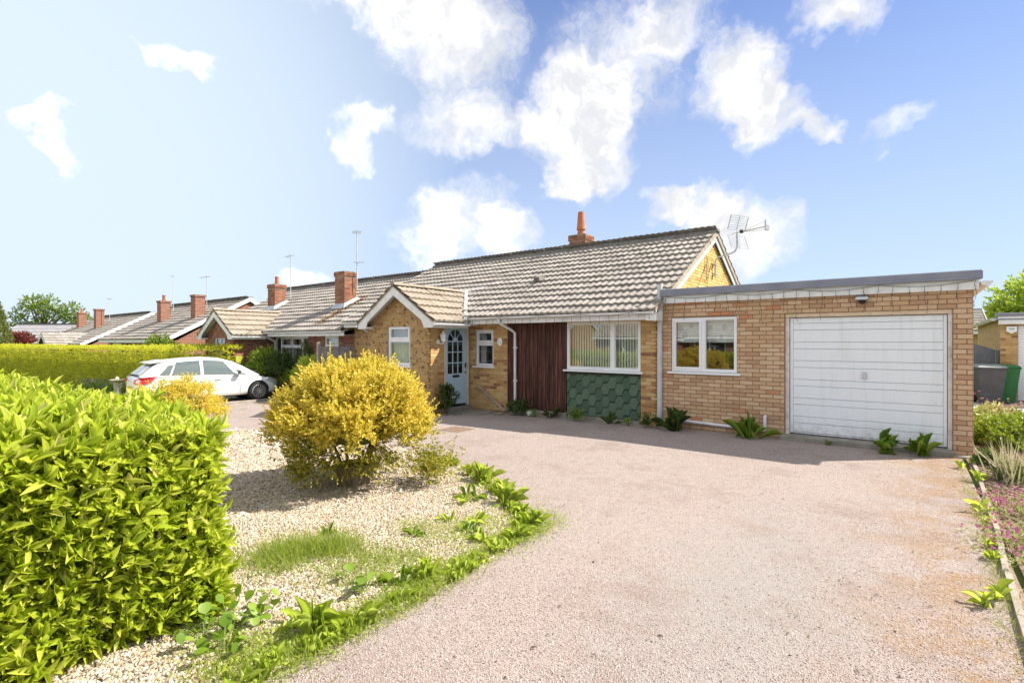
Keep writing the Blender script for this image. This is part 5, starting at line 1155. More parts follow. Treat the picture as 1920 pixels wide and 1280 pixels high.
# greenhouse: pillars and roof
GS = [(-1.98,.80,.68,.965),(-1.88,.81,.66,1.055),(-1.72,.82,.64,1.19),(-1.5,.825,.63,1.325),(-1.15,.83,.62,1.415),(-.7,.83,.62,1.46),(-.2,.83,.62,1.475),(.2,.83,.61,1.445),(.55,.83,.61,1.36),(.9,.82,.63,1.19),(1.2,.815,.66,1.01),(1.38,.80,.70,.90)]
def gh(x, t):      # side surface: t=0 belt, t=1 roof edge -> (y, z)
    for a, b in zip(GS[:-1], GS[1:]):
        if a[0] <= x <= b[0]:
            f_ = (x - a[0]) / (b[0] - a[0]); q = [a[i] + (b[i] - a[i]) * f_ for i in range(4)]; break
    zb = .90 - .02 * (x + 1) ; zr = q[3] - .05; bul = .035 * math.sin(math.pi * t)
    return q[1] + (q[2] - q[1]) * t + bul, zb + (zr - zb) * t
rows = [0, .25, .5, .75, 1.0]; V_, F_ = [], []
for g_ in GS:
    ring = [gh(g_[0], t_) for t_ in rows]; w = g_[2]; ring += [(w * .86, g_[3] - .015), (w * .5, g_[3] + .005), (0, g_[3] + .012)]
    V_ += [(g_[0], y, z) for y, z in ring] + [(g_[0], -y, z) for y, z in ring[-2::-1]]
k = 15
for i in range(len(GS) - 1):
    for j in range(k - 1): a = i * k + j; F_.append((a, a + 1, a + k + 1, a + k))
me = bpy.data.meshes.new('cabin'); me.from_pydata(V_, [], F_); bm = bmesh.new(); bm.from_mesh(me); bmesh.ops.recalc_face_normals(bm, faces=bm.faces[:]); bm.to_mesh(me); bm.free()
cab = add('cabin', me, 'car_white', car, True)
def side_glass(xa0, xa1, xb0, xb1, t0, t1, sgn, nm):     # bottom edge xa0..xa1, top edge xb0..xb1
    m = MB(); n, r_ = 8, 4
    for j in range(r_ + 1):
        f_ = j / r_; t_ = t0 + (t1 - t0) * f_
        for i in range(n + 1):
            x = (xa0 + (xb0 - xa0) * f_) + ((xa1 + (xb1 - xa1) * f_) - (xa0 + (xb0 - xa0) * f_)) * i / n; y, z = gh(x, t_); m.v.append((x, sgn * (y + .008), z))
    m.f = [(j * (n + 1) + i, j * (n + 1) + i + 1, (j + 1) * (n + 1) + i + 1, (j + 1) * (n + 1) + i) for j in range(r_) for i in range(n)]
    if sgn > 0: m.f = [q[::-1] for q in m.f]
    return m.build(nm, 'car_glass2', car, True)
plainm = new_mat('car_glass2'); b_ = plainm[2]; b_.inputs['Base Color'].default_value = (.10, .13, .125, 1); b_.inputs['Roughness'].default_value = .03; b_.inputs['Specular IOR Level'].default_value = 1.0; b_.inputs['Coat Weight'].default_value = 1
for s_ in (1, -1):
    side_glass(-1.55, -1.27, -1.28, -1.12, .12, .80, s_, 'quarter_window'); side_glass(-1.22, -.42, -1.06, -.42, .08, .93, s_, 'rear_window')
    side_glass(-.33, .62, -.33, .28, .08, .93, s_, 'front_window'); side_glass(.70, .98, .62, .70, .10, .52, s_, 'quarter_window')
def cross_glass(pts, nm):                               # pts: (x, half width, z)
    m = MB(); n = 8
    for x, w, z in pts:
        for i in range(n + 1): f_ = i / n * 2 - 1; m.v.append((x - .05 * f_ * f_ * (1 if x > 0 else -1), w * f_, z))
    m.f = [(j * (n + 1) + i, j * (n + 1) + i + 1, (j + 1) * (n + 1) + i + 1, (j + 1) * (n + 1) + i) for j in range(len(pts) - 1) for i in range(n)]; return m.build(nm, 'car_glass2', car, True)
cross_glass([(1.385, .68, .935), (1.225, .64, 1.04), (.975, .6, 1.19), (.67, .57, 1.345), (.42, .55, 1.42)], 'windscreen')
cross_glass([(-2.02, .62, .99), (-1.915, .6, 1.085), (-1.75, .57, 1.225), (-1.59, .55, 1.325)], 'tailgate_window')
m = MB(); m.raw([(-1.74, -.56, 1.335), (-1.74, .56, 1.335), (-1.3, .58, 1.412), (-1.3, -.58, 1.412), (-1.74, -.56, 1.31), (-1.74, .56, 1.31), (-1.3, .58, 1.37), (-1.3, -.58, 1.37)], [(0,1,2,3),(7,6,5,4),(0,4,5,1),(1,5,6,2),(2,6,7,3),(3,7,4,0)]); m.build('spoiler', 'car_white', car)
for s_ in (1, -1):      # lamps, mirrors, handles
    m = MB(); P = [(-2.085, .50, .84), (-2.02, .72, .90), (-1.78, .855, .93), (-1.62, .865, .94), (-1.72, .875, .80), (-1.9, .85, .72), (-2.075, .70, .70), (-2.115, .52, .74)]
    m.v = [(x - .01, s_ * (y + .012), z) for x, y, z in P] + [(x + .05, s_ * (y - .05), z) for x, y, z in P]; n = 8
    cx_ = [sum(p[q] for p in m.v[:n]) / n for q in range(3)]; m.v.append((cx_[0] - .035, cx_[1] + s_ * .03, cx_[2])); m.f = [(2 * n, i, (i + 1) % n) for i in range(n)] + [(i, i + n, (i + 1) % n + n, (i + 1) % n) for i in range(n)]; o = m.build('tail_light', 'tail_red', car, True)
    m = MB(); P = [(2.06, .46, .60), (1.95, .68, .66), (1.62, .82, .76), (1.60, .845, .70), (1.9, .78, .585), (2.08, .54, .54)]
    m.v = [(x + .012, s_ * (y + .012), z + .012) for x, y, z in P] + [(x - .04, s_ * (y - .04), z - .03) for x, y, z in P]; n = 6; m.f = [tuple(range(n))] + [(i, i + n, (i + 1) % n + n, (i + 1) % n) for i in range(n)]; m.build('headlight', 'lamp_clear', car, True)
    m = MB(); m.cham(.68, .80, s_ * .96 - .09, s_ * .96 + .09, .93, 1.06, .03); m.build('mirror', 'car_white', car, True)
    m = MB(); m.cham(.66, .679, s_ * .96 - .085, s_ * .96 + .085, .935, 1.055, .008); m.build('mirror_glass', 'black_plastic', car)
    for x in (-.95, -.02): m = MB(); m.cham(x, x + .2, s_ * .872 - .02, s_ * .872 + .02, .77, .80, .008); m.build('door_handle', 'car_white', car)
    for x in (-.375, .72): m = MB(); m.box(x, x + .008, s_ * .882 - .003, s_ * .882 + .003, .30, .84); m.build('door_gap', 'black_plastic', car)
    m = MB(); m.cham(1.92, 2.05, s_ * .66 - .04, s_ * .66 + .04, .36, .42, .01); m.build('fog_light', 'black_plastic', car)
MB().cham(-2.14, -2.10, -.26, .26, .53, .64, .006).build('number_plate', 'plate_yellow', car)
MB().cham(-2.11, -1.9, -.62, .62, .285, .36, .02).build('rear_skirt', 'black_plastic', car)
m = MB(); m.lathe([(.0, .012), (.04, .012), (.045, 0)], 0, 0, 14); m.v = [(-2.115 - z, x, .81 + y) for x, y, z in m.v]; m.build('badge', 'alloy', car)
MB().cham(2.0, 2.125, -.42, .42, .28, .36, .02).build('grille', 'black_plastic', car)
MB().box(-2.0, 2.0, -.6, .6, .17, .21).build('underside', 'black_plastic', car)
for x, s_ in WH:
    sg = 1 if s_ > 0 else -1
    m = MB(); m.lathe([(.19, -.09), (.29, -.1), (.31, -.08), (WR, -.04), (WR, .06), (.305, .085), (.285, .095), (.225, .09), (.215, .07)], 0, 0, 32); m.v = [(x + a, sg * (.80 + c), WR + b) for a, b, c in m.v]; w_ = m.build('wheel', 'dark_rubber', car, True)
    m = MB(); m.lathe([(.222, .055), (.222, .085), (.205, .09), (.20, .06)], 0, 0, 32); m.lathe([(.0, .075), (.05, .08), (.06, .06), (.06, .03)], 0, 0, 16)
    for q in range(15):
        a = 2 * math.pi * q / 15; c_, sn = math.cos(a), math.sin(a); m.raw([(.05 * c_ - .010 * sn, .05 * sn + .010 * c_, .07), (.05 * c_ + .010 * sn, .05 * sn - .010 * c_, .07), (.208 * c_ + .014 * sn, .208 * sn - .014 * c_, .08), (.208 * c_ - .014 * sn, .208 * sn + .014 * c_, .08), (.05 * c_ - .010 * sn, .05 * sn + .010 * c_, .04), (.05 * c_ + .010 * sn, .05 * sn - .010 * c_, .04), (.208 * c_ + .014 * sn, .208 * sn - .014 * c_, .05), (.208 * c_ - .014 * sn, .208 * sn + .014 * c_, .05)], [(0,1,2,3),(0,4,5,1),(1,5,6,2),(3,2,6,7),(3,7,4,0)])
    m.v = [(x + a, sg * (.80 + c), WR + b) for a, b, c in m.v]; m.build('rim', 'alloy', w_)
    m = MB(); m.lathe([(.2, .0), (.2, .01)], 0, 0, 24); m.v = [(x + a, sg * (.80 + c), WR + b) for a, b, c in m.v]; m.build('brake_disc', 'black_plastic', w_)
    m = MB(); m.lathe([(.36, .0), (.36, .01)], 0, 0, 24); m.v = [(x + a, sg * (.64 + c), WR + b) for a, b, c in m.v]; m.build('wheel_well', 'black_plastic', car)
# ------------------------------------------------------------------ plants
def A3(*a): return np.array(a, float)
def box_points(n, x0, x1, y0, y1, z0, z1, sides=('top', '+x', '+y', '-y', '-x'), areas=None):
    """random points and outward normals on the faces of a box"""
    fa = {'top': (x1 - x0) * (y1 - y0), '+x': (y1 - y0) * (z1 - z0), '-x': (y1 - y0) * (z1 - z0), '+y': (x1 - x0) * (z1 - z0), '-y': (x1 - x0) * (z1 - z0)}
    w = np.array([fa[s] for s in sides]); ch = rng.choice(len(sides), n, p=w / w.sum()); P = np.zeros((n, 3)); N = np.zeros((n, 3)); r = rng.random((n, 3))
    full = np.stack([x0 + r[:, 0] * (x1 - x0), y0 + r[:, 1] * (y1 - y0), z0 + r[:, 2] * (z1 - z0)], 1)
    for i, s in enumerate(sides):
        k = ch == i; P[k] = full[k]
        if s == 'top': P[k, 2] = z1; N[k] = (0, 0, 1)
        else:
            ax = 0 if 'x' in s else 1; v = {'+x': x1, '-x': x0, '+y': y1, '-y': y0}[s]; P[k, ax] = v; N[k, ax] = 1 if s[0] == '+' else -1
    return P, N
def single_leaves(name, tpl, arr, n_single, parent, mat, smooth=True):
    """the n leaves that show largest stay objects of their own, the rest is one part"""
    P, D, U, L, W = arr; Y = FW[0] * P[:, 0] + FW[1] * P[:, 1]; X = RT[0] * P[:, 0] + RT[1] * P[:, 1]; px = 960 + 970 * X / np.maximum(Y, .1); py = 640 - 970 * (P[:, 2] - 1.7) / np.maximum(Y, .1)
    vis = (Y > .3) & (px > 5) & (px < 1910) & (py > 0) & (py < 1275); sc = np.where(vis, L / np.maximum(Y, .1), 0); order = np.argsort(-sc)
    big, rest = order[:n_single], order[n_single:]
    me = mesh_np('leaf', *(tpl[0], tpl[1])); me.materials.append(MATS[mat]); me.polygons.foreach_set('use_smooth', np.ones(len(me.polygons), bool))
    Dn = norm(D); S = norm(np.cross(Dn, U)); N = np.cross(S, Dn)
    for i in big:
        o = bpy.data.objects.new('leaf', me); C.objects.link(o); o.parent = parent
        M = Matrix((( S[i,0]*W[i], Dn[i,0]*L[i], N[i,0]*L[i], P[i,0]), (S[i,1]*W[i], Dn[i,1]*L[i], N[i,1]*L[i], P[i,1]), (S[i,2]*W[i], Dn[i,2]*L[i], N[i,2]*L[i], P[i,2]), (0,0,0,1)))
        o.matrix_basis = M
        if parent.name in WL: o.matrix_parent_inverse = Matrix.Translation(-WL[parent.name])
    o = leaf_obj('foliage', tpl, P[rest], D[rest], U[rest], L[rest], W[rest], mat, parent, smooth); o['kind'] = 'stuff'

# --- laurel hedge at the left, along the front boundary
hedge = thing('laurel_hedge', 'big bright green laurel hedge filling the lower left corner', 'hedge', (-3.4, .9, 0))
MB().box(-14.5, -3.62, .42, 1.28, 0, 1.02).build('twig_core', 'twig_core', hedge)
def wob(P): return .05 * np.sin(P[:, 0] * 3.1 + P[:, 1] * 2.0) + .04 * np.sin(P[:, 1] * 5.3 + P[:, 2] * 4.1)
near = []
P, N = box_points(3500, -5.2, -3.40, .2, 1.44, .02, 1.12, ('top', '+x', '+y')); A = N + A3(.1, .05, 1.15) + rng.normal(0, .35, P.shape); P = P + N * wob(P)[:, None] - norm(A) * .09
near.append(sprigs(P, A, 8, .12 * rng.uniform(.6, 1.7, len(P)), .12, .031, .75, .28))
P, N = box_points(1500, -5.0, -3.55, .25, 1.34, .05, 1.0, ('top', '+x', '+y')); A = N + rng.normal(0, .6, P.shape); near.append(sprigs(P, A, 6, np.full(len(P), .1), .115, .034, 1.1, .3))
P, N = box_points(3600, -14.5, -5.0, .3, 1.4, .3, 1.13, ('top', '+y', '-y')); A = N + A3(0, .05, .7) + rng.normal(0, .35, P.shape); P = P + N * wob(P)[:, None] - norm(A) * .09
near.append(sprigs(P, A, 7, .12 * rng.uniform(.6, 1.8, len(P)), .12, .034, .8, .28))
single_leaves('laurel', LAUREL, cat(*near), 300, hedge, 'laurel_leaf')

# --- domed shrubs made of small sprigs
def dome(name, label, cat_, c, rx, ry, rz, n, k, L, W, mats, group=None, stem=.08, core=True, flat=.35, low=None, trunk=True, tpl=DIAMOND, skirt=0, up=.5, jit=.12, lump=.12, clump=0):
    t = thing(name, label, cat_, (c[0], c[1], gz(c[0])), group); d = rng.normal(size=(n, 3)); d[:, 2] = np.abs(d[:, 2]) * 1.0 - flat * rng.random(n); d = norm(d)
    rad = 1 - jit * rng.random(n) ** 2 * 3 + lump * np.sin(d[:, 0] * 5 + 1) * np.cos(d[:, 1] * 6 + d[:, 2] * 5) * .8; rad *= np.where(rng.random(n) < .25, rng.uniform(.6, .95, n), 1)
    P = np.array(c) + d * rad[:, None] * A3(rx, ry, rz)
    if clump:
        m_ = n // clump; P = P[:m_].repeat(clump, 0) + rng.normal(0, rx * .055, (m_ * clump, 3)); d = d[:m_].repeat(clump, 0); n = len(P)
    A = d * A3(1, 1, .8) + A3(0, 0, up) + rng.normal(0, .35, d.shape)
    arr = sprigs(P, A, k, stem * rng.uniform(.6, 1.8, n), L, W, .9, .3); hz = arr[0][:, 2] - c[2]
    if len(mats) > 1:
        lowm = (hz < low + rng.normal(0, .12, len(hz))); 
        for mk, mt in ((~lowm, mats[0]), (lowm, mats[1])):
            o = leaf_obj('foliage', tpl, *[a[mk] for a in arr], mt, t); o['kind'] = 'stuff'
    else: o = leaf_obj('foliage', tpl, *arr, mats[0], t); o['kind'] = 'stuff'
    if core:
        bm = bmesh.new(); bmesh.ops.create_icosphere(bm, subdivisions=2, radius=1); 
        for v in bm.verts: q = 1 + random.uniform(-.12, .12); v.co = Vector((c[0] + v.co.x * rx * .62 * q, c[1] + v.co.y * ry * .62 * q, c[2] + max(v.co.z, -flat) * rz * .62 * q))
        me = bpy.data.meshes.new('inner_twigs'); bm.to_mesh(me); bm.free(); add('inner_twigs', me, 'twig_core', t)
    if trunk:
        for q in range(5):
            a = random.uniform(0, 6.28); g0 = gz(c[0]); m = MB(); m.tube([(c[0] + .05 * math.cos(a), c[1] + .05 * math.sin(a), g0), (c[0] + rx * .3 * math.cos(a), c[1] + ry * .3 * math.sin(a), g0 + (c[2] - g0) * .7), (c[0] + rx * .6 * math.cos(a), c[1] + ry * .6 * math.sin(a), c[2] + rz * .3)], [.022, .016, .006], 6); m.build('branch', 'bark', t)
    return t
GBX, GBY = -5.29, 3.78
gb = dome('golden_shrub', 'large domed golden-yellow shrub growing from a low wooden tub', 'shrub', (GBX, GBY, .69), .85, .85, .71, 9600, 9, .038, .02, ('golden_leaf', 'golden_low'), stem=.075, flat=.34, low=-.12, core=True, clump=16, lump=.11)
# low skirts that brush the gravel, mostly on the shaded side
arrs = []
for (dx, dy, dz, r0, n) in ((-.4, -.5, .42, .26, 300), (-.2, -.62, .27, .18, 160), (.75, .62, .32, .34, 420), (.95, .45, .28, .2, 200), (-.8, -.1, .45, .3, 300), (.1, -.5, .4, .35, 420), (.5, -.1, .42, .35, 350), (-.95, -.45, .6, .22, 250)):
    n = int(n * .8); P = A3(GBX + dx * .9, GBY + dy * .9, dz + gz(GBX)) + rng.normal(0, .45, (n, 3)) * A3(r0, r0, r0 * .6); P[:, 2] = np.maximum(P[:, 2], .06); A = norm(P - A3(GBX, GBY, .5)) + rng.normal(0, .5, P.shape); arrs.append(sprigs(P, A, 8, np.full(n, .07), .032, .016))
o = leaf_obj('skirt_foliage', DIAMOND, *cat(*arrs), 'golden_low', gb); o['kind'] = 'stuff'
for k in range(9):      # stray upright shoots
    a = random.uniform(0, 6.28); r_ = random.uniform(.1, .7); p = A3(GBX + r_ * math.cos(a), GBY + r_ * math.sin(a), .68 + .78 * math.sqrt(1 - r_ * r_)); n = 14; h_ = random.uniform(.08, .2) * (1.6 if k == 0 else 1)
    P = p - A3(0, 0, .06) + np.linspace(0, 1, n)[:, None] * A3(0, 0, h_); o = leaf_obj('shoot', DIAMOND, *sprigs(P, np.tile(A3(0, 0, 1), (n, 1)), 5, np.full(n, .02), .03, .015), 'golden_leaf', gb)
tub = thing('wooden_tub', 'weathered low barrel tub under the golden shrub', 'planter', (GBX, GBY, gz(GBX)))
ns = 18; z0 = gz(GBX)
for k in range(ns):
    a0, a1 = 2 * math.pi * k / ns + .012, 2 * math.pi * (k + 1) / ns - .012; m = MB(); r0, r1 = .19, .225; zt = z0 + .26 + random.uniform(-.008, .008); pts_ = [(a0, r0, r1), (a1, r0, r1)]
    m.v = [(GBX + r * math.cos(a) , GBY + r * math.sin(a), z) for (ri, z) in ((0, z0 - .02), (1, zt)) for (a, r) in ((a0, (r0, r1)[ri]), (a1, (r0, r1)[ri]), (a1, (r0, r1)[ri] - .02), (a0, (r0, r1)[ri] - .02))]
    m.f = [(3,2,1,0),(4,5,6,7),(0,1,5,4),(1,2,6,5),(2,3,7,6),(3,0,4,7)]; m.build('stave', 'barrel_stave', tub)
m = MB(); m.lathe([(.0, .2), (.2, .2), (.2, .19)], GBX, GBY, 20, z0); m.build('earth', 'soil', tub)
dome('golden_shrub', 'smaller golden shrub just behind the laurel hedge, before the white car', 'shrub', (-10.15, 3.62, .42), .70, .70, .55, 2600, 8, .036, .019, ('golden_leaf',), stem=.08, flat=.3, clump=10)

# --- clipped golden privet hedge in front of the neighbours
ph = thing('privet_hedge', 'long clipped yellow-green hedge behind the white car and bird bath', 'hedge', (-26, 7.8, gz(-26)))
path = [(-18.95, 8.75), (-20.0, 8.15), (-27, 7.6), (-36, 6.2), (-46, 4.6)]; arrs = []; core = MB()
for (x0, y0), (x1, y1) in zip(path[:-1], path[1:]):
    Ls = math.hypot(x1 - x0, y1 - y0); d = A3(x1 - x0, y1 - y0, 0) / Ls; s = A3(-d[1], d[0], 0); s = s if s[1] < 0 else -s; w, ht = (.35, 1.60) if x0 > -19.5 else (.5, 1.62)
    n = int(Ls * 640); f_ = rng.random(n); side = rng.choice(3, n, p=[.52, .36, .12]); hz = rng.random(n) * ht
    zoff = GZ(x0 + d[0] * f_ * Ls)
    P = A3(x0, y0, 0) + d * (f_ * Ls)[:, None]; N = np.zeros((n, 3)); k0, k1, k2 = side == 0, side == 1, side == 2
    P[k0] += s * w; N[k0] = s; P[k1] += s * (rng.uniform(-1, 1, k1.sum()) * w)[:, None]; hz[k1] = ht; N[k1] = (0, 0, 1); P[k2] -= s * w; N[k2] = -s
    P[:, 2] = hz + zoff * .6; P += N * (.06 * np.sin(P[:, 0] * 4) * np.cos(P[:, 2] * 5 + P[:, 1]) - .03 + rng.normal(0, .03, n))[:, None]; A = N + A3(0, 0, .5) + rng.normal(0, .4, P.shape)
    arrs.append(sprigs(P, A, 7, np.full(n, .08), .055, .03)); c0, c1 = s * w * .6, s * w * .6; q = A3(x0, y0, 0), A3(x1, y1, 0)
    core.raw([tuple(p + o_ + A3(0, 0, z)) for z in (-.5, ht - .42) for p, o_ in ((q[0], -c0), (q[1], -c0), (q[1], c0), (q[0], c0))], [(3,2,1,0),(4,5,6,7),(0,1,5,4),(1,2,6,5),(2,3,7,6),(3,0,4,7)])
o = leaf_obj('foliage', DIAMOND, *cat(*arrs), 'privet_leaf', ph); o['kind'] = 'stuff'; core.build('twig_core', 'privet_core', ph)

# --- neighbour's shrubs in front of the red brick
dome('leafy_shrub', 'tall green shrub before the neighbour window, left of it', 'shrub', (-18.35, 9.35, .55), .55, .5, .85, 900, 8, .07, .035, ('shrub_leaf',), stem=.12)
dome('leafy_shrub', 'dark green shrub touching the left pane of the neighbour window', 'shrub', (-17.6, 9.5, .7), .5, .35, .6, 600, 8, .07, .035, ('shrub_dark',), stem=.12)
dome('leafy_shrub', 'low round bright green shrub off the bonnet of the white car', 'shrub', (-17.1, 9.75, .25), .5, .4, .5, 700, 8, .06, .03, ('shrub_leaf',), stem=.08)
dome('leafy_shrub', 'low rust-tinged shrub beside the bonnet of the white car', 'shrub', (-16.35, 9.45, .1), .5, .4, .42, 700, 8, .05, .025, ('shrub_rust',), stem=.08)
dome('leafy_shrub', 'spreading light green shrub below the small neighbour window', 'shrub', (-15.3, 9.35, .42), .75, .45, .75, 1100, 8, .06, .03, ('weed_light',), stem=.1)
dome('leafy_shrub', 'thin dark climbing rose right of the neighbour window', 'shrub', (-16.55, 9.85, .8), .3, .15, .75, 260, 7, .06, .035, ('shrub_dark',), stem=.15, core=False)
dome('leafy_shrub', 'rounded shrub above the far hedge before the third bungalow', 'shrub', (-28.2, 9.3, 1.05), .8, .6, .8, 600, 8, .11, .06, ('tree_leaf',), stem=.15)
dome('red_shrub', 'crimson-leaved bush above the hedge at far left', 'shrub', (-60, 9.46, 1.6), 1.0, 1.0, .8, 700, 8, .13, .08, ('red_leaf',), stem=.12, lump=.2)

# --- trees
def tree(name, label, base, trunk_h, r0, clumps, leafL, nper, mat, limbs=True, fork=None):
    t = thing(name, label, 'tree', base); b = Vector(base); m = MB(); top = b + Vector((0, 0, trunk_h)); m.tube([b, b + Vector((.1, .05, trunk_h * .5)), top], [r0, r0 * .8, r0 * .6], 8); m.build('trunk', 'bark', t, True)
    arrs = []
    lm = MB()
    for (cx, cy_, cz, rr) in clumps:
        c = b + Vector((cx, cy_, cz)); mid = (top + c) / 2 + Vector((0, 0, -.12 * rr)); lm.tube([top - Vector((0, 0, .4 * trunk_h * random.random())), mid, c], [r0 * .42, r0 * .28, r0 * .1], 6)
        d = norm(rng.normal(size=(nper, 3))); P = np.array(c) + d * (rr * rng.random(nper) ** .45)[:, None] * A3(1.1, 1.1, .75); A = d + A3(0, 0, .3) + rng.normal(0, .4, d.shape); arrs.append(sprigs(P, A, 7, np.full(nper, leafL * 1.6), leafL, leafL * .55, 1.0, .35))
    lm.build('limbs', 'bark', t, True); o = leaf_obj('crown', DIAMOND, *cat(*arrs), mat, t); o['kind'] = 'stuff'; return t
random.seed(5)
# left-hand open-crowned tree: two spreading heads with sky showing between the limbs. Axes: rt = to the right in view
def rel(r_, d_, z_): return (RT[0] * r_ + FW[0] * d_, RT[1] * r_ + FW[1] * d_, z_)
cl = [(*rel(a, b, c), r_) for a, b, c, r_ in [(-3.2, 0, 6.9, 1.0), (-2.2, .5, 8.0, 1.1), (-1.0, -.4, 8.7, 1.2), (.3, .3, 8.8, 1.15), (1.4, 0, 8.2, 1.2), (1.9, .5, 7.2, 1.0), (.5, -.6, 7.6, 1.1), (-1.2, .2, 7.2, 1.0), (-2.6, -.3, 5.9, .8), (.9, .2, 6.3, .9), (4.2, .2, 7.6, 1.1), (5.2, 0, 6.6, 1.2), (6.4, -.3, 6.0, 1.0), (4.0, .3, 6.0, .9), (5.4, .2, 5.2, 1.1), (7.3, 0, 5.4, .7), (3.2, 0, 6.9, .7), (-4.6, 0, 4.7, 1.3), (-2.8, .3, 4.2, 1.3), (-.8, 0, 4.3, 1.4), (1.2, .2, 4.2, 1.4), (3.2, 0, 4.0, 1.5), (5.0, .3, 3.6, 1.3), (-.4, 0, 5.6, .8)]]
cl = [(a, b, c, r_ * .8) for a, b, c, r_ in cl]
tree('spreading_tree', 'open-crowned green tree behind the grey-roofed house at far left', (-99.5, 18.0, -1.2), 4.2, .45, cl, .33, 38, 'tree_leaf')
cl = [(*rel(a, b, c), r_) for a, b, c, r_ in [(-1.6, 0, 4.0, .7), (-1.0, .3, 4.8, .8), (0, 0, 5.3, .9), (.9, .2, 5.0, .9), (1.6, 0, 4.6, .9), (0, -.4, 4.3, .9), (1.0, -.3, 4.0, .9), (-.9, -.2, 3.6, .7), (2.4, 0, 5.2, 1.0), (.2, .3, 3.4, .9), (-2.1, 0, 3.5, .5)]]
tree('garden_tree', 'light green tree rising behind the yellow brick garage', (6.3, 47, 0), 3.0, .25, cl, .26, 90, 'weed_light')
# conifer cut by the left edge
t = thing('conifer', 'tall olive conifer cut off by the left edge of the picture', 'tree', (-42.6, 5.2, gz(-40))); n = 3200; hh = rng.random(n) ** .8; a = rng.uniform(0, 6.28, n); r_ = (1 - hh) ** .7 * 1.35 * rng.uniform(.75, 1.05, n) + .05
P = np.stack([-42.6 + r_ * np.cos(a), 5.2 + r_ * np.sin(a), .2 + hh * 4.6], 1); A = np.stack([np.cos(a), np.sin(a), np.full(n, .9)], 1) + rng.normal(0, .3, (n, 3)); o = leaf_obj('crown', DIAMOND, *sprigs(P, A, 8, np.full(n, .2), .12, .05), 'conifer_leaf', t); o['kind'] = 'stuff'
MB().tube([(-42.6, 5.2, -.4), (-42.6, 5.2, 3.5)], [.18, .05], 8).build('trunk', 'bark', t)
# distant line of trees beyond the houses
n = 5000; x = rng.uniform(-260, 60, n); hgt = 2.6 + 1.6 * np.sin(x * .07) + 1.0 * np.sin(x * .19 + 1); P = np.stack([x, 95 + rng.uniform(-4, 4, n), rng.random(n) * np.maximum(hgt, .8)], 1)
o = leaf_obj('far_trees', DIAMOND, *sprigs(P, np.tile(A3(0, 0, 1), (n, 1)) + rng.normal(0, .5, (n, 3)), 6, np.full(n, .6), .9, .6), 'tree_leaf'); tag(o, 'low distant line of trees behind the houses', 'trees', kind='stuff')

# ------------------------------------------------------------------ weeds, each a plant of its own
def rosette(name, label, x, y, n, L, W, mat, upright=.9, group=None, z=None, cat_='weed', seed=None):
    r = np.random.default_rng(int(abs(x * 913 + y * 377) * 10)); g0 = gz(x) if z is None else z
    o_ = thing(name, label, cat_, (x, y, g0), group); a = np.arange(n) * 2.4 + r.uniform(0, .8, n); a = a + r.normal(0, .5, n); el = np.clip(r.normal(upright, .38, n), .12, 1.5)
    D = np.stack([np.cos(a) * np.cos(el), np.sin(a) * np.cos(el), np.sin(el)], 1); P = np.array([x, y, g0 + .005]) + r.normal(0, 1, (n, 3)) * A3(.03, .03, 0) * (L / .2); UU = A3(0, 0, .55) - np.stack([np.cos(a), np.sin(a), np.zeros(n)], 1) * .9; Ls = L * r.uniform(.55, 1.1, n); Ws = W * r.uniform(.7, 1.15, n)
    if L >= .2:
        me = None
        for i in range(n):
            V, F = leaf_verts(DOCK, P[i:i+1], D[i:i+1], UU[i:i+1], Ls[i:i+1], Ws[i:i+1]); add('leaf', mesh_np('leaf', V, F), mat, o_, True)
    else: leaf_obj('foliage', DOCK, P, D, UU, Ls, Ws, mat, o_, True)
    return o_
ORD = ['first', 'second', 'third', 'fourth', 'fifth', 'sixth', 'seventh', 'eighth', 'ninth', 'tenth', 'eleventh', 'twelfth', 'thirteenth', 'fourteenth', 'fifteenth', 'sixteenth']
edge = [(-4.96, 5.15, 12, .24), (-4.42, 4.87, 12, .25), (-4.05, 4.72, 13, .27), (-3.6, 4.52, 14, .28), (-3.32, 4.25, 18, .30), (-2.98, 4.05, 14, .25), (-2.74, 3.9, 14, .24), (-2.68, 3.55, 14, .17), (-2.66, 3.2, 12, .15), (-2.72, 2.55, 18, .20), (-2.66, 2.2, 14, .16), (-2.6, 1.95, 14, .18), (-2.72, 1.68, 18, .24), (-2.66, 1.42, 10, .14)]
for i, (x, y, n, L) in enumerate(edge): rosette('dandelion', f'{ORD[i]} leafy weed along the drive edge of the gravel bed, counting from the tub', x, y, int(n * 1.4), L * (.55 + .4 * ((i * 7) % 5) / 4), L * (.075 + .045 * ((i * 3) % 4) / 3), 'weed_light', .98, 'weeds along the gravel bed edge')
inner = [(-3.75, 4.18, 8, .2), (-3.68, 3.98, 8, .15), (-3.1, 3.42, 12, .13), (-3.45, 3.5, 10, .12), (-3.2, 3.62, 12, .15), (-2.86, 3.32, 12, .16), (-3.4, 3.05, 9, .12), (-4.05, 2.62, 10, .12), (-2.82, 2.38, 12, .15), (-2.86, 1.66, 12, .16), (-4.5, 4.3, 6, .1)]
inner.sort(key=lambda q: math.hypot(q[0] - GBX, q[1] - GBY))
for i, (x, y, n, L) in enumerate(inner): rosette('small_weed', f'small weed inside the gravel bed, {ORD[i]} nearest to the wooden tub', x, y, n, L, L * .24, 'weed_leaf' if i % 2 else 'weed_light', .6, 'small weeds in the gravel bed')
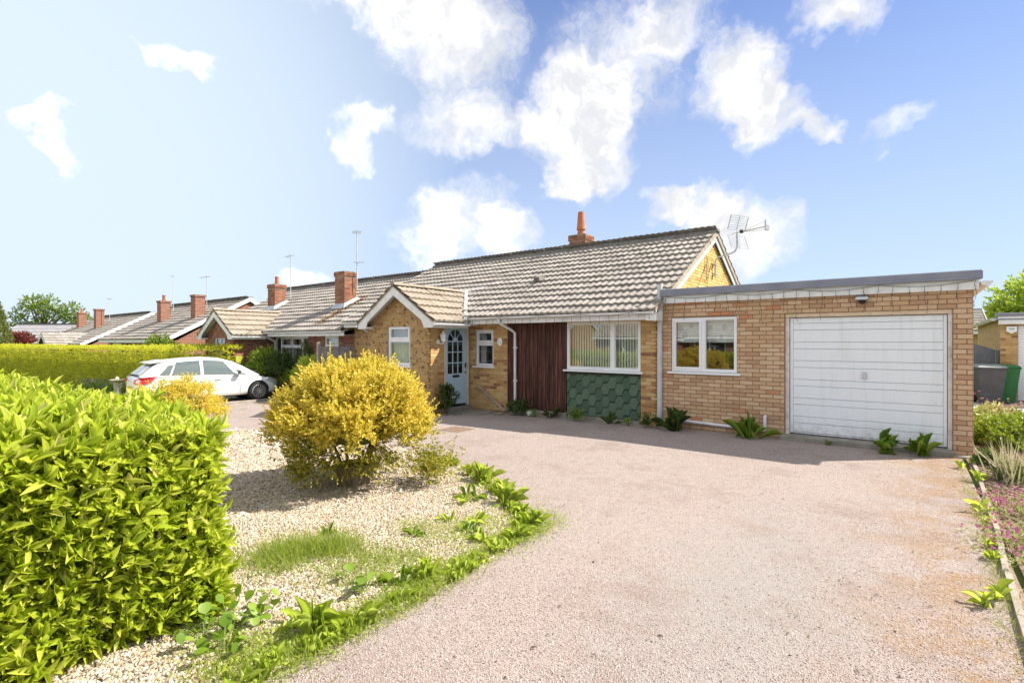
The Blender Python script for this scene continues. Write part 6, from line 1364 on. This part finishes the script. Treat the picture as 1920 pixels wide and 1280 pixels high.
wallw = [('dark leafy weed at the foot of the white downpipe', -7.35, 9.82, 22, .34), ('low weed right of the white bowl', -6.85, 9.78, 9, .16), ('tall thin weed before the right end of the dark boarding', -6.45, 9.85, 10, .30), ('bushy weed at the left foot of the green shingles', -5.72, 9.75, 20, .24), ('spindly weed before the middle of the green shingles', -4.95, 9.8, 9, .28), ('small weed at the right foot of the green shingles', -4.5, 9.75, 10, .15), ('broad weed at the foot of the brick pier', -4.1, 9.75, 16, .24), ('large dock plant at the foot of the tall grey pipe', -3.55, 9.72, 24, .44), ('large dock plant beside the bent white waste pipe', -2.25, 9.74, 22, .46), ('dock plant before the garage door, the left one', -.28, 9.78, 13, .36), ('dock plant before the garage door, the right one', .16, 9.76, 13, .36), ('small weed at the left end of the garage sill', -1.05, 9.85, 7, .1)]
def sprig_weed(name, label, x, y, n, L, mat, group):
    t = thing(name, label, 'weed', (x, y, gz(x)), group); P = A3(x, y, gz(x)) + rng.normal(0, 1, (n, 3)) * A3(L * .35, L * .22, 0); P[:, 2] += rng.random(n) * L * .7
    A = np.column_stack([rng.normal(0, .5, (n, 2)), np.ones(n)]); o = leaf_obj('foliage', DIAMOND, *sprigs(P, A, 6, np.full(n, L * .35), L * .28, L * .085), mat, t); m = MB(); [m.tube([(x + (p[0] - x) * .4, y + (p[1] - y) * .4, gz(x)), tuple(p)], .0025, 4) for p in P[:12]]; m.build('stems', mat, t)
for k_, (lb, x, y, n, L) in enumerate(wallw):
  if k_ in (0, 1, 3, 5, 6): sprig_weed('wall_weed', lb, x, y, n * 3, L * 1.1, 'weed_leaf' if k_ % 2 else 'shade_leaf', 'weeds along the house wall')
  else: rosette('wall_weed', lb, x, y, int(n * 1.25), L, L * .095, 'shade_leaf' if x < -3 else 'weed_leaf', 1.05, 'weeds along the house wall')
kerbw = [(.56, 9.15, 6, .14), (.72, 9.5, 7, .12), (.68, 8.4, 8, .16), (.60, 6.9, 5, .16), (.58, 6.45, 12, .09), (.54, 5.8, 12, .08), (.52, 5.45, 12, .09), (.46, 4.66, 7, .16), (.40, 4.46, 10, .12)]
for i, (x, y, n, L) in enumerate(kerbw): rosette('kerb_weed', f'{ORD[i]} yellow-green weed along the right-hand kerb, counting from the garage', x, y, n, L, L * .27, 'weed_light', .9, 'weeds along the right-hand kerb')
# broad round-leaved mallow at the foot of the laurel hedge
ROUND = long_template([.2, .8, 1.0, .95, .5], .1, .05)
mall = [(-3.19, 1.27), (-3.18, 1.42), (-3.12, 1.55), (-2.96, 1.28), (-2.93, 2.18)]
for i, (x, y) in enumerate(mall):
    t = thing('mallow', ['round-leaved mallow at the very foot of the laurel hedge', 'pale mallow beside the laurel hedge foot', 'mallow with upright leaves on the gravel by the hedge', 'mallow nearest the drive by the hedge corner', 'lone pale mallow amid the gravel-edge weeds'][i], 'weed', (x, y, gz(x)), 'mallows by the hedge'); n = 16
    P = A3(x, y, .03) + rng.normal(0, .075, (n, 3)) * A3(1, 1, .5) + A3(0, 0, .06); D = rng.normal(0, .6, (n, 3)) + A3(0, 0, .25); leaf_obj('foliage', ROUND, P, D, np.tile(A3(0, 0, 1), (n, 1)), rng.uniform(.04, .07, n), rng.uniform(.045, .075, n), 'weed_leaf', t, True)
    m = MB(); [m.tube([(x, y, gz(x)), tuple(p)], .002, 4) for p in P]; m.build('stems', 'weed_leaf', t)
# grass: uncountable
BL = (np.array([(-.5, 0, 0), (.5, 0, 0), (0, 1, -.25)]), np.array([(0, 1, 2)]))
gp = []
for (x, y, sx, sy, n, L) in [(-3.88, 2.2, .14, .12, 420, .15), (-3.72, 2.45, .12, .1, 380, .16), (-3.85, 2.0, .18, .12, 380, .10), (-3.35, 2.5, .22, .12, 500, .07), (-3.08, 2.7, .16, .12, 380, .06), (-3.1, 3.25, .2, .14, 360, .05), (-3.14, 3.6, .18, .12, 300, .05), (-2.7, 3.65, .1, .22, 520, .06), (-2.68, 3.0, .08, .24, 420, .05), (-2.65, 2.55, .08, .2, 480, .07), (-2.64, 2.25, .07, .2, 420, .06), (-2.62, 1.85, .08, .22, 520, .06), (-2.7, 1.5, .11, .18, 620, .06), (-2.8, 1.25, .15, .12, 600, .05), (-3.56, 3.2, .16, .12, 240, .05), (-3.2, 2.2, .2, .15, 340, .06), (-2.95, 4.05, .2, .12, 260, .06), (.55, 6.2, .03, 1.6, 260, .05), (.5, 4.4, .05, .6, 160, .05)]:
    n = int(n * 2.6); P = np.column_stack([rng.normal(x, sx, n), rng.normal(y, sy, n), np.zeros(n)]); P[:, 2] = GZ(P[:, 0]) + .01; gp.append((P, np.column_stack([rng.normal(0, .55, (n, 2)), np.ones(n)]), rng.normal(size=(n, 3)) * A3(1, 1, .1), L * rng.uniform(.4, 1.4, n), np.full(n, .0045) + .0015 * rng.random(n)))
o = leaf_obj('grass_tufts', BL, *cat(*gp), 'grass_blade'); tag(o, 'thin grass and moss tufts sprouting through the gravel bed', 'grass', kind='stuff')
gc = []
ed = np.array(BED[0:8]); sl_ = np.linalg.norm(np.diff(ed, axis=0), axis=1); cs = np.concatenate([[0], np.cumsum(sl_)]); n = 2600; q = rng.uniform(1.1, cs[-1], n); q = q[np.sin(q * 5.1) + np.sin(q * 11.7 + 1) + rng.normal(0, .5, n) > .35]; n = len(q)
P = np.column_stack([np.interp(q, cs, ed[:, 0]) - np.abs(rng.normal(0, .07, n)) + .02, np.interp(q, cs, ed[:, 1]) - np.abs(rng.normal(0, .06, n)) + .02, np.full(n, .01)]); P[:, 2] += GZ(P[:, 0]); D = np.column_stack([rng.normal(0, .6, (n, 2)), rng.uniform(.4, 1.4, n)])
o = leaf_obj('weed_fringe', DOCK, P, D, np.cross(D, rng.normal(size=(n, 3))), rng.uniform(.03, .11, n), rng.uniform(.006, .016, n), 'weed_light', None, True); tag(o, 'ragged low weeds fringing the drive edge of the gravel bed', 'weeds', kind='stuff')
for (x, y, sx, sy, n) in [(-2.72, 3.6, .1, .25, 900), (-2.68, 2.9, .08, .3, 900), (-2.66, 2.3, .07, .3, 1000), (-2.68, 1.6, .1, .3, 1300), (-3.0, 3.4, .25, .2, 700), (-3.4, 3.2, .25, .2, 450), (-3.1, 2.5, .3, .2, 700), (-3.6, 4.2, .4, .25, 400), (-2.9, 4.0, .2, .15, 700), (-4.3, 4.7, .4, .15, 400), (-2.95, 1.35, .18, .15, 900), (-3.8, 2.1, .35, .2, 350), (-4.6, 3.2, .6, .5, 160)]:
    P = np.column_stack([rng.normal(x, sx, n), rng.normal(y, sy, n), np.zeros(n)]); P[:, 2] = GZ(P[:, 0]) + .012 + rng.random(n) * .02; gc.append((P, np.column_stack([rng.normal(0, 1, (n, 2)), rng.uniform(.1, .9, n)]), np.tile(A3(0, 0, 1), (n, 1)) + rng.normal(0, .3, (n, 3)), rng.uniform(.014, .034, n), rng.uniform(.007, .014, n)))
o = leaf_obj('ground_cover', DIAMOND, *cat(*gc), 'weed_light'); tag(o, 'tiny creeping weeds spreading along the drive edge of the gravel bed', 'ground cover', kind='stuff')
n = 150; t_ = rng.uniform(2.6, 8, n); a_ = rng.uniform(-.1, .95, n); P = np.column_stack([t_ * (.7938 * a_ - .6082), t_ * (.6082 * a_ + .7938), np.full(n, .008)]); o = leaf_obj('leaf_litter', DIAMOND, P, rng.normal(size=(n, 3)) * A3(1, 1, .15), np.tile(A3(0, 0, 1), (n, 1)), rng.uniform(.012, .04, n), rng.uniform(.008, .02, n), 'litter'); tag(o, 'scattered dark bits of leaf litter on the driveway', 'debris', kind='stuff')
n = 26000; x = rng.uniform(-30, -20.45, n); y = rng.uniform(1.5, 8.2, n); P = np.column_stack([x, y, GZ(x) + .01]); o = leaf_obj('lawn_grass', BL, P, np.column_stack([rng.normal(0, .4, (n, 2)), np.ones(n)]), rng.normal(size=(n, 3)) * A3(1, 1, .1), rng.uniform(.03, .07, n), np.full(n, .012), 'grass_blade'); tag(o, 'mown lawn grass round the bird bath', 'grass', kind='stuff')

# ------------------------------------------------------------------ planting in the right-hand bed, by the door and under the far hedge
dome('border_shrub', 'pale green leafy border plant beside the garage corner, towards the bins', 'plant', (1.3, 13.2, -.02), .5, 1.5, .36, 1500, 7, .07, .05, ('pale_leaf',), stem=.1, trunk=False)
dome('border_shrub', 'mid green leafy border plant low beside the garage corner', 'plant', (1.35, 11.6, .08), .5, .7, .34, 900, 7, .06, .035, ('shrub_leaf',), stem=.08, trunk=False)
dome('border_shrub', 'green leafy border plant at the right picture edge before the driveway', 'plant', (1.95, 12.4, .02), .5, .8, .34, 900, 7, .06, .04, ('weed_light',), stem=.08, trunk=False)
def blossoms(t, P, mat, s): n = len(P); o = leaf_obj('blossom', DIAMOND, np.repeat(P, 4, 0), rng.normal(0, 1, (4 * n, 3)) + A3(0, 0, .6), rng.normal(size=(4 * n, 3)), np.full(4 * n, s), np.full(4 * n, s * .8), mat, t); o['kind'] = 'stuff'
t = thing('pink_valerian', 'salmon pink blossoms amid the pale border plants', 'flowers', (1.4, 12.6, 0)); blossoms(t, A3(1.35, 12.5, .55) + rng.normal(0, 1, (60, 3)) * A3(.2, .35, .05), 'pale_pink_petal', .03)
m = MB(); [m.tube([(1.35 + random.gauss(0, .15), 12.5 + random.gauss(0, .3), 0), (1.35 + random.gauss(0, .15), 12.5 + random.gauss(0, .3), .55)], .004, 4) for _ in range(20)]; m.build('stems', 'weed_leaf', t)
t = thing('magenta_flowers', 'tiny magenta flowers beside the garage corner', 'flowers', (.98, 14.4, 0)); blossoms(t, A3(.98, 14.3, .66) + rng.normal(0, 1, (14, 3)) * A3(.1, .15, .03), 'pink_petal', .03); m = MB(); [m.tube([(.98 + random.gauss(0, .06), 14.3, 0), (.98 + random.gauss(0, .1), 14.3 + random.gauss(0, .1), .66)], .004, 4) for _ in range(8)]; m.build('stems', 'weed_leaf', t)
t = thing('dried_lavender', 'clump of tall straw-coloured dry stalks in the right-hand bed', 'plant', (.98, 8.6, 0)); n = 120; D = np.column_stack([rng.normal(0, .32, (n, 2)), np.ones(n)]); leaf_obj('stalks', BL, np.tile(A3(.98, 8.6, .02), (n, 1)) + rng.normal(0, .07, (n, 3)) * A3(1, 1, 0), D, rng.normal(size=(n, 3)), rng.uniform(.25, .62, n), np.full(n, .02), 'dry_stem', t)
n = 160; leaf_obj('foliage', DIAMOND, *sprigs(A3(.98, 8.6, .08) + rng.normal(0, .08, (n, 3)) * A3(1, 1, .7), rng.normal(0, .5, (n, 3)) + A3(0, 0, 1), 6, np.full(n, .06), .05, .012), 'shade_leaf', t)
dome('border_plant', 'small dark green plant at the garage corner', 'plant', (.86, 9.55, .06), .12, .12, .12, 120, 6, .05, .025, ('shrub_dark',), stem=.04, trunk=False, core=False)
for lb, x, y, mt, s in (('magenta rock flowers by the kerb, the clump further off', .86, 7.1, 'pink_petal', .16), ('magenta rock flowers by the kerb, the nearer clump', .78, 5.85, 'pink_petal', .17)):
    t = thing('rock_flowers', lb, 'flowers', (x, y, 0)); n = 260; leaf_obj('foliage', DIAMOND, *sprigs(A3(x, y, .04) + rng.normal(0, 1, (n, 3)) * A3(s, s * 1.6, .025), rng.normal(0, .6, (n, 3)) + A3(0, 0, 1), 6, np.full(n, .05), .035, .01), 'pale_leaf', t); blossoms(t, A3(x, y, .12) + rng.normal(0, 1, (110, 3)) * A3(s, s * 1.4, .015), mt, .024)
t = thing('lilac_flowers', 'drift of lilac flowers on the ground under the far hedge', 'flowers', (-26, 6.9, gz(-26))); P = np.column_stack([rng.uniform(-28.5, -23.6, 500), np.zeros(500), np.zeros(500)]); P[:, 1] = 7.3 + (P[:, 0] + 27) * .09 - .35 - rng.random(500) * .5; P[:, 2] = -.3 + rng.random(500) * .3
leaf_obj('foliage', DIAMOND, *sprigs(P, rng.normal(0, .4, (500, 3)) + A3(0, 0, 1), 6, np.full(500, .1), .07, .03), 'weed_leaf', t); blossoms(t, P[:260] + A3(0, 0, .12), 'lilac_petal', .05)
t = thing('doorway_plant', 'upright dark green leafy plant beside the blue front door', 'plant', (-8.85, 8.95, gz(-8.8))); n = 60; P = A3(-8.85, 8.95, 0) + np.column_stack([rng.normal(0, .08, n), rng.normal(0, .1, n), rng.random(n) * .5]); P[:, 2] = np.clip(P[:, 2], 0, 2)
leaf_obj('foliage', LAUREL, *sprigs(P, rng.normal(0, .3, (n, 3)) + A3(0, 0, 1), 8, np.full(n, .12), .12, .032, .8), 'shade_leaf', t, True); m = MB(); [m.tube([(-8.85, 8.95, -.1), tuple(p)], .006, 4) for p in P[:14]]; m.build('stems', 'bark', t)
